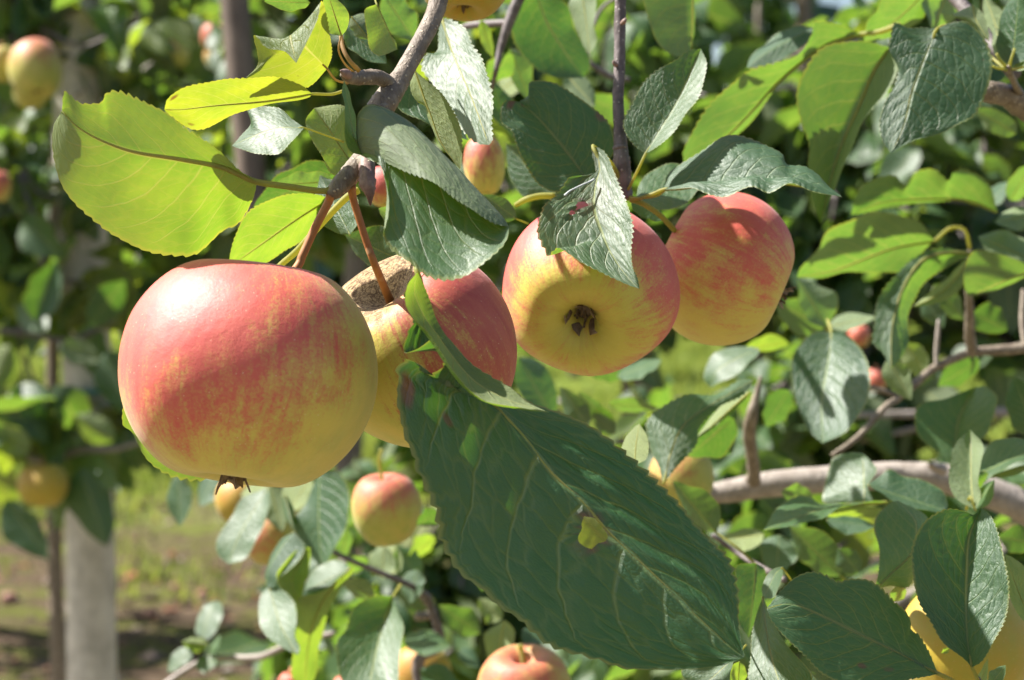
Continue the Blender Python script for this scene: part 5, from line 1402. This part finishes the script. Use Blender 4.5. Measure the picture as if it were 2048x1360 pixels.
apple('yellow apple hanging at the very top beside the branch', 930, -62, .73, 104, (0, .3, 1), 'ay', seed=20, off=.0)
apple('elongated red and green apple half hidden behind the glaring leaf', 968, 330, .86, 44, (-.1, .2, 1), 'a2', h=1.5, blush=(-.5, -.4, .8), seed=21, stem_px=[(968, 262, .86), (972, 240, .86)], bot=.3, top=.4, hero=False)
apple('red apple just showing behind the pointed bud', 772, 372, .80, 44, (0, .2, 1), 'a2', seed=22, hero=False, off=.5)
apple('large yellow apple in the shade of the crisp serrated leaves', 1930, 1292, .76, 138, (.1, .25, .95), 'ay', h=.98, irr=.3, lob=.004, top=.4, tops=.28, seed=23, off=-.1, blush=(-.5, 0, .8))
apple('small yellow apple with a rosy cap hanging under the russet apple', 772, 1018, 1.02, 74, (-.1, -.12, 1), 'ab', h=1.08, seed=24, blush=(-.1, -.3, 1), hero=False, stem_px=[(760, 938, 1.02), (758, 918, 1.02), (763, 898, 1.02)], stemmat='petiole', stemw=.001, gain=.9, off=.15, top=.35)
apple('pink flushed apple low down under a folded yellow leaf', 1048, 1384, .98, 98, (0, -.25, 1), 'ab', seed=25, blush=(-.2, -.6, .7), hero=False, stem_px=[(1044, 1308, .98), (1040, 1290, .98)], stemmat='petiole', off=.2)
apple('orange flushed apple half hidden by the hanging grey leaf', 543, 1072, 1.14, 62, (0, 0, 1), 'ab', seed=26, blush=(-.6, -.5, .3), hero=False, off=.1)
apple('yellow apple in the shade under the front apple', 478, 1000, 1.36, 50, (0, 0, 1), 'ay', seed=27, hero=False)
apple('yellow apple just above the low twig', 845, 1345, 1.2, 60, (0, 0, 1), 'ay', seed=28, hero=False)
apple('orange apple behind the big leaf where the limb ends', 1362, 958, 1.0, 70, (0, .2, 1), 'ab', seed=29, hero=False, off=-.1)
apple('orange apple tip low beside the glowing leaf', 583, 1370, 1.08, 30, (0, 0, 1), 'ab', seed=30, hero=False, off=.6)
apple('orange apple tip low beside the white lit leaf', 692, 1378, 1.08, 30, (0, 0, 1), 'ab', seed=31, hero=False, off=.6)
apple('rosy apple with its calyx showing, high in front of the pale stake', 71, 138, 2.6, 57, (-.2, .35, .9), 'ab', h=1.15, seed=32, hero=False, blush=(-.1, .1, 1), off=.25)
apple('green apple tucked behind the rosy one, half out of the picture', 2, 128, 2.65, 40, (0, 0, 1), 'ab', seed=33, hero=False, off=-.2)
apple('yellow green apple under the rosy one', 62, 185, 2.68, 36, (0, 0, 1), 'ab', seed=34, hero=False, off=-.3)
apple('red apple cut off by the picture edge below the rosy one', -8, 372, 2.4, 34, (0, 0, 1), 'ab', seed=35, hero=False, off=.7)
apple('yellow apple on the low bough before the pale stake', 86, 970, 2.7, 54, (0, 0, 1), 'ay', h=.9, seed=36, hero=False, off=.1)
apple('greenish apple high up between the two stakes', 352, 106, 3.0, 30, (0, 0, 1), 'ab', seed=37, hero=False, off=.1)
apple('pair apple, paler, touching the dark stake', 428, 75, 2.8, 28, (0, 0, 1), 'ab', h=1.2, seed=38, hero=False, off=.4)
apple('lower greenish apple touching the dark stake', 432, 115, 2.85, 26, (0, 0, 1), 'ab', seed=39, hero=False, off=-.1)
for i, (x, y, d, r_, lb) in enumerate([(1757, 326, 2.3, 21, 'small rosy apple seen under the broad dark leaf'), (1917, 345, 2.3, 24, 'small dull red apple above the ragged leaf'), (1718, 672, 1.7, 24, 'small pink apple behind the two toned leaf'),
                                       (1219, 92, 2.6, 15, 'tiny pink apple beside the hanging twig'), (1752, 760, 1.7, 26, 'small orange apple behind the white tipped leaf'), (1683, 418, 2.6, 13, 'tiny orange apple behind the long light green leaf'),
                                       (1728, 20, 2.6, 14, 'tiny pink apple among the top leaves')]):
    apple(lb, x, y, d, r_, (0, 0, 1), 'ab', seed=50 + i, hero=False, off=.7)

# ================================================================== trees of the row and beyond
def blob(px, py, d, rx, rz, n, ry=None):
    c = P3(px, py, d)
    return (c[0], c[1], c[2], rx, ry or rx, rz, n)


ZN = [(135, 60, 215, 300, .06), (90, 230, 160, 560, .06), (110, 600, 235, 760, .3), (525, 0, 700, 105, .12), (215, 0, 260, 45, .1), (235, 960, 500, 1400, 0.03), (0, 1020, 240, 1400, 0.08), (0, 660, 110, 760, .1)]
tree('apple tree tied to the pale stake, reaching over the wire', (P3(124, 500, 3.1)[0], 3.1, 0.0), 2.3,
     [blob(60, 60, 2.9, .28, .22, 140), blob(230, 40, 3.1, .30, .2, 168), blob(360, 170, 3.2, .25, .22, 154), blob(30, 330, 2.9, .2, .2, 105), blob(300, 330, 3.2, .22, .2, 125), blob(60, 560, 3.0, .22, .16, 118), blob(250, 560, 3.2, .25, .16, 118),
      blob(90, 830, 2.8, .16, .10, 56), blob(420, 420, 3.3, .2, .2, 112), blob(200, 860, 3.0, .08, .10, 28), blob(-200, 300, 3.0, .3, .5, 140)], .088, 300, 'apple trees of the orchard', trunk_r=.0125, lean=.05, seed=41, yellow=.35, zones=ZN)
tree('apple tree behind the glaring leaf and hanging twig', (0.15, 2.5, 0.0), 2.4,
     [blob(620, 60, 2.5, .2, .2, 234), blob(820, 300, 2.6, .2, .2, 221), blob(1000, 180, 2.4, .22, .2, 260), blob(1200, 250, 2.3, .22, .22, 273), blob(1150, 420, 2.3, .2, .15, 195), blob(1420, 300, 2.6, .25, .15, 169), blob(650, 330, 2.7, .2, .15, 156), blob(1000, 820, 2.3, .2, .12, 78), blob(900, 1150, 2.2, .22, .16, 195), blob(1150, 1100, 2.2, .2, .14, 104), blob(740, 1290, 2.0, .12, .1, 78)], .076, 300, 'apple trees of the orchard', trunk_r=.024, seed=42, yellow=.12,
     zones=[(235, 960, 470, 1400, 0.0), (1380, 0, 1650, 180, .35), (525, 0, 700, 105, .12)])
tree('apple tree filling the space beyond the pale limb', (1.05, 2.2, 0.0), 2.3,
     [blob(1600, 460, 2.2, .2, .16, 272), blob(1850, 420, 2.2, .22, .2, 320), blob(1500, 800, 2.0, .16, .1, 60), blob(1400, 1000, 1.9, .14, .12, 70), blob(1700, 800, 2.1, .14, .12, 128), blob(2050, 700, 2.2, .15, .25, 192), blob(1950, 880, 2.1, .14, .08, 80), blob(1600, 1150, 1.8, .12, .12, 144), blob(2000, 1150, 1.6, .1, .12, 96), blob(1950, 100, 2.3, .3, .2, 320), blob(1650, 250, 2.4, .18, .14, 176), blob(1500, 1300, 1.6, .12, .08, 96)], .074, 300, 'apple trees of the orchard', trunk_r=.022, seed=43, yellow=.06,
     zones=[(1780, 560, 1960, 700, .1), (1640, 1010, 1760, 1180, .15), (1900, 760, 2048, 900, .25), (1380, 0, 1650, 180, .2)])
GAPS = [(525, 0, 700, 105, .12), (1570, 0, 1700, 75, .12), (180, 55, 245, 110, .15), (215, 0, 260, 45, .15)]
far = [(-2.2, 6.4), (-0.6, 6.8), (0.9, 6.3), (2.4, 6.9), (-3.6, 11), (-1.2, 11.5), (1.4, 11.2), (3.6, 11.6), (-5.5, 18), (-2.4, 19), (0.6, 18.5), (3.6, 19), (6.4, 18)]
FL = ['orchard tree in the second row at the pale stake', 'orchard tree in the second row behind the dark stake', 'orchard tree in the second row behind the hanging twig', 'orchard tree in the second row behind the broad dark leaf',
      'third row tree seen past the pale stake', 'third row tree seen past the dark stake', 'third row tree seen past the hanging twig', 'third row tree seen past the broad dark leaf',
      'far row tree at the end of the wire', 'far row tree over the largest apple', 'far row tree over the apple with the calyx', 'far row tree over the streaked apple', 'far row tree above the forked branch']
for i, (x, y) in enumerate(far):
    r2 = np.random.default_rng(100 + i)
    bl_ = []
    n_b = 8 if y < 8 else 6
    for k in range(n_b):
        bl_.append((x + r2.normal(0, .45), y + r2.normal(0, .4), r2.uniform(1.55, 3.1), .5, .5, .4, 420 if y < 8 else 200))
    tree(FL[i], (x, y, 0), 2.7, bl_, .10 if y < 8 else .15, 0, 'apple trees of the orchard', far=True, trunk_r=.05, seed=200 + i, yellow=.14, zones=GAPS)
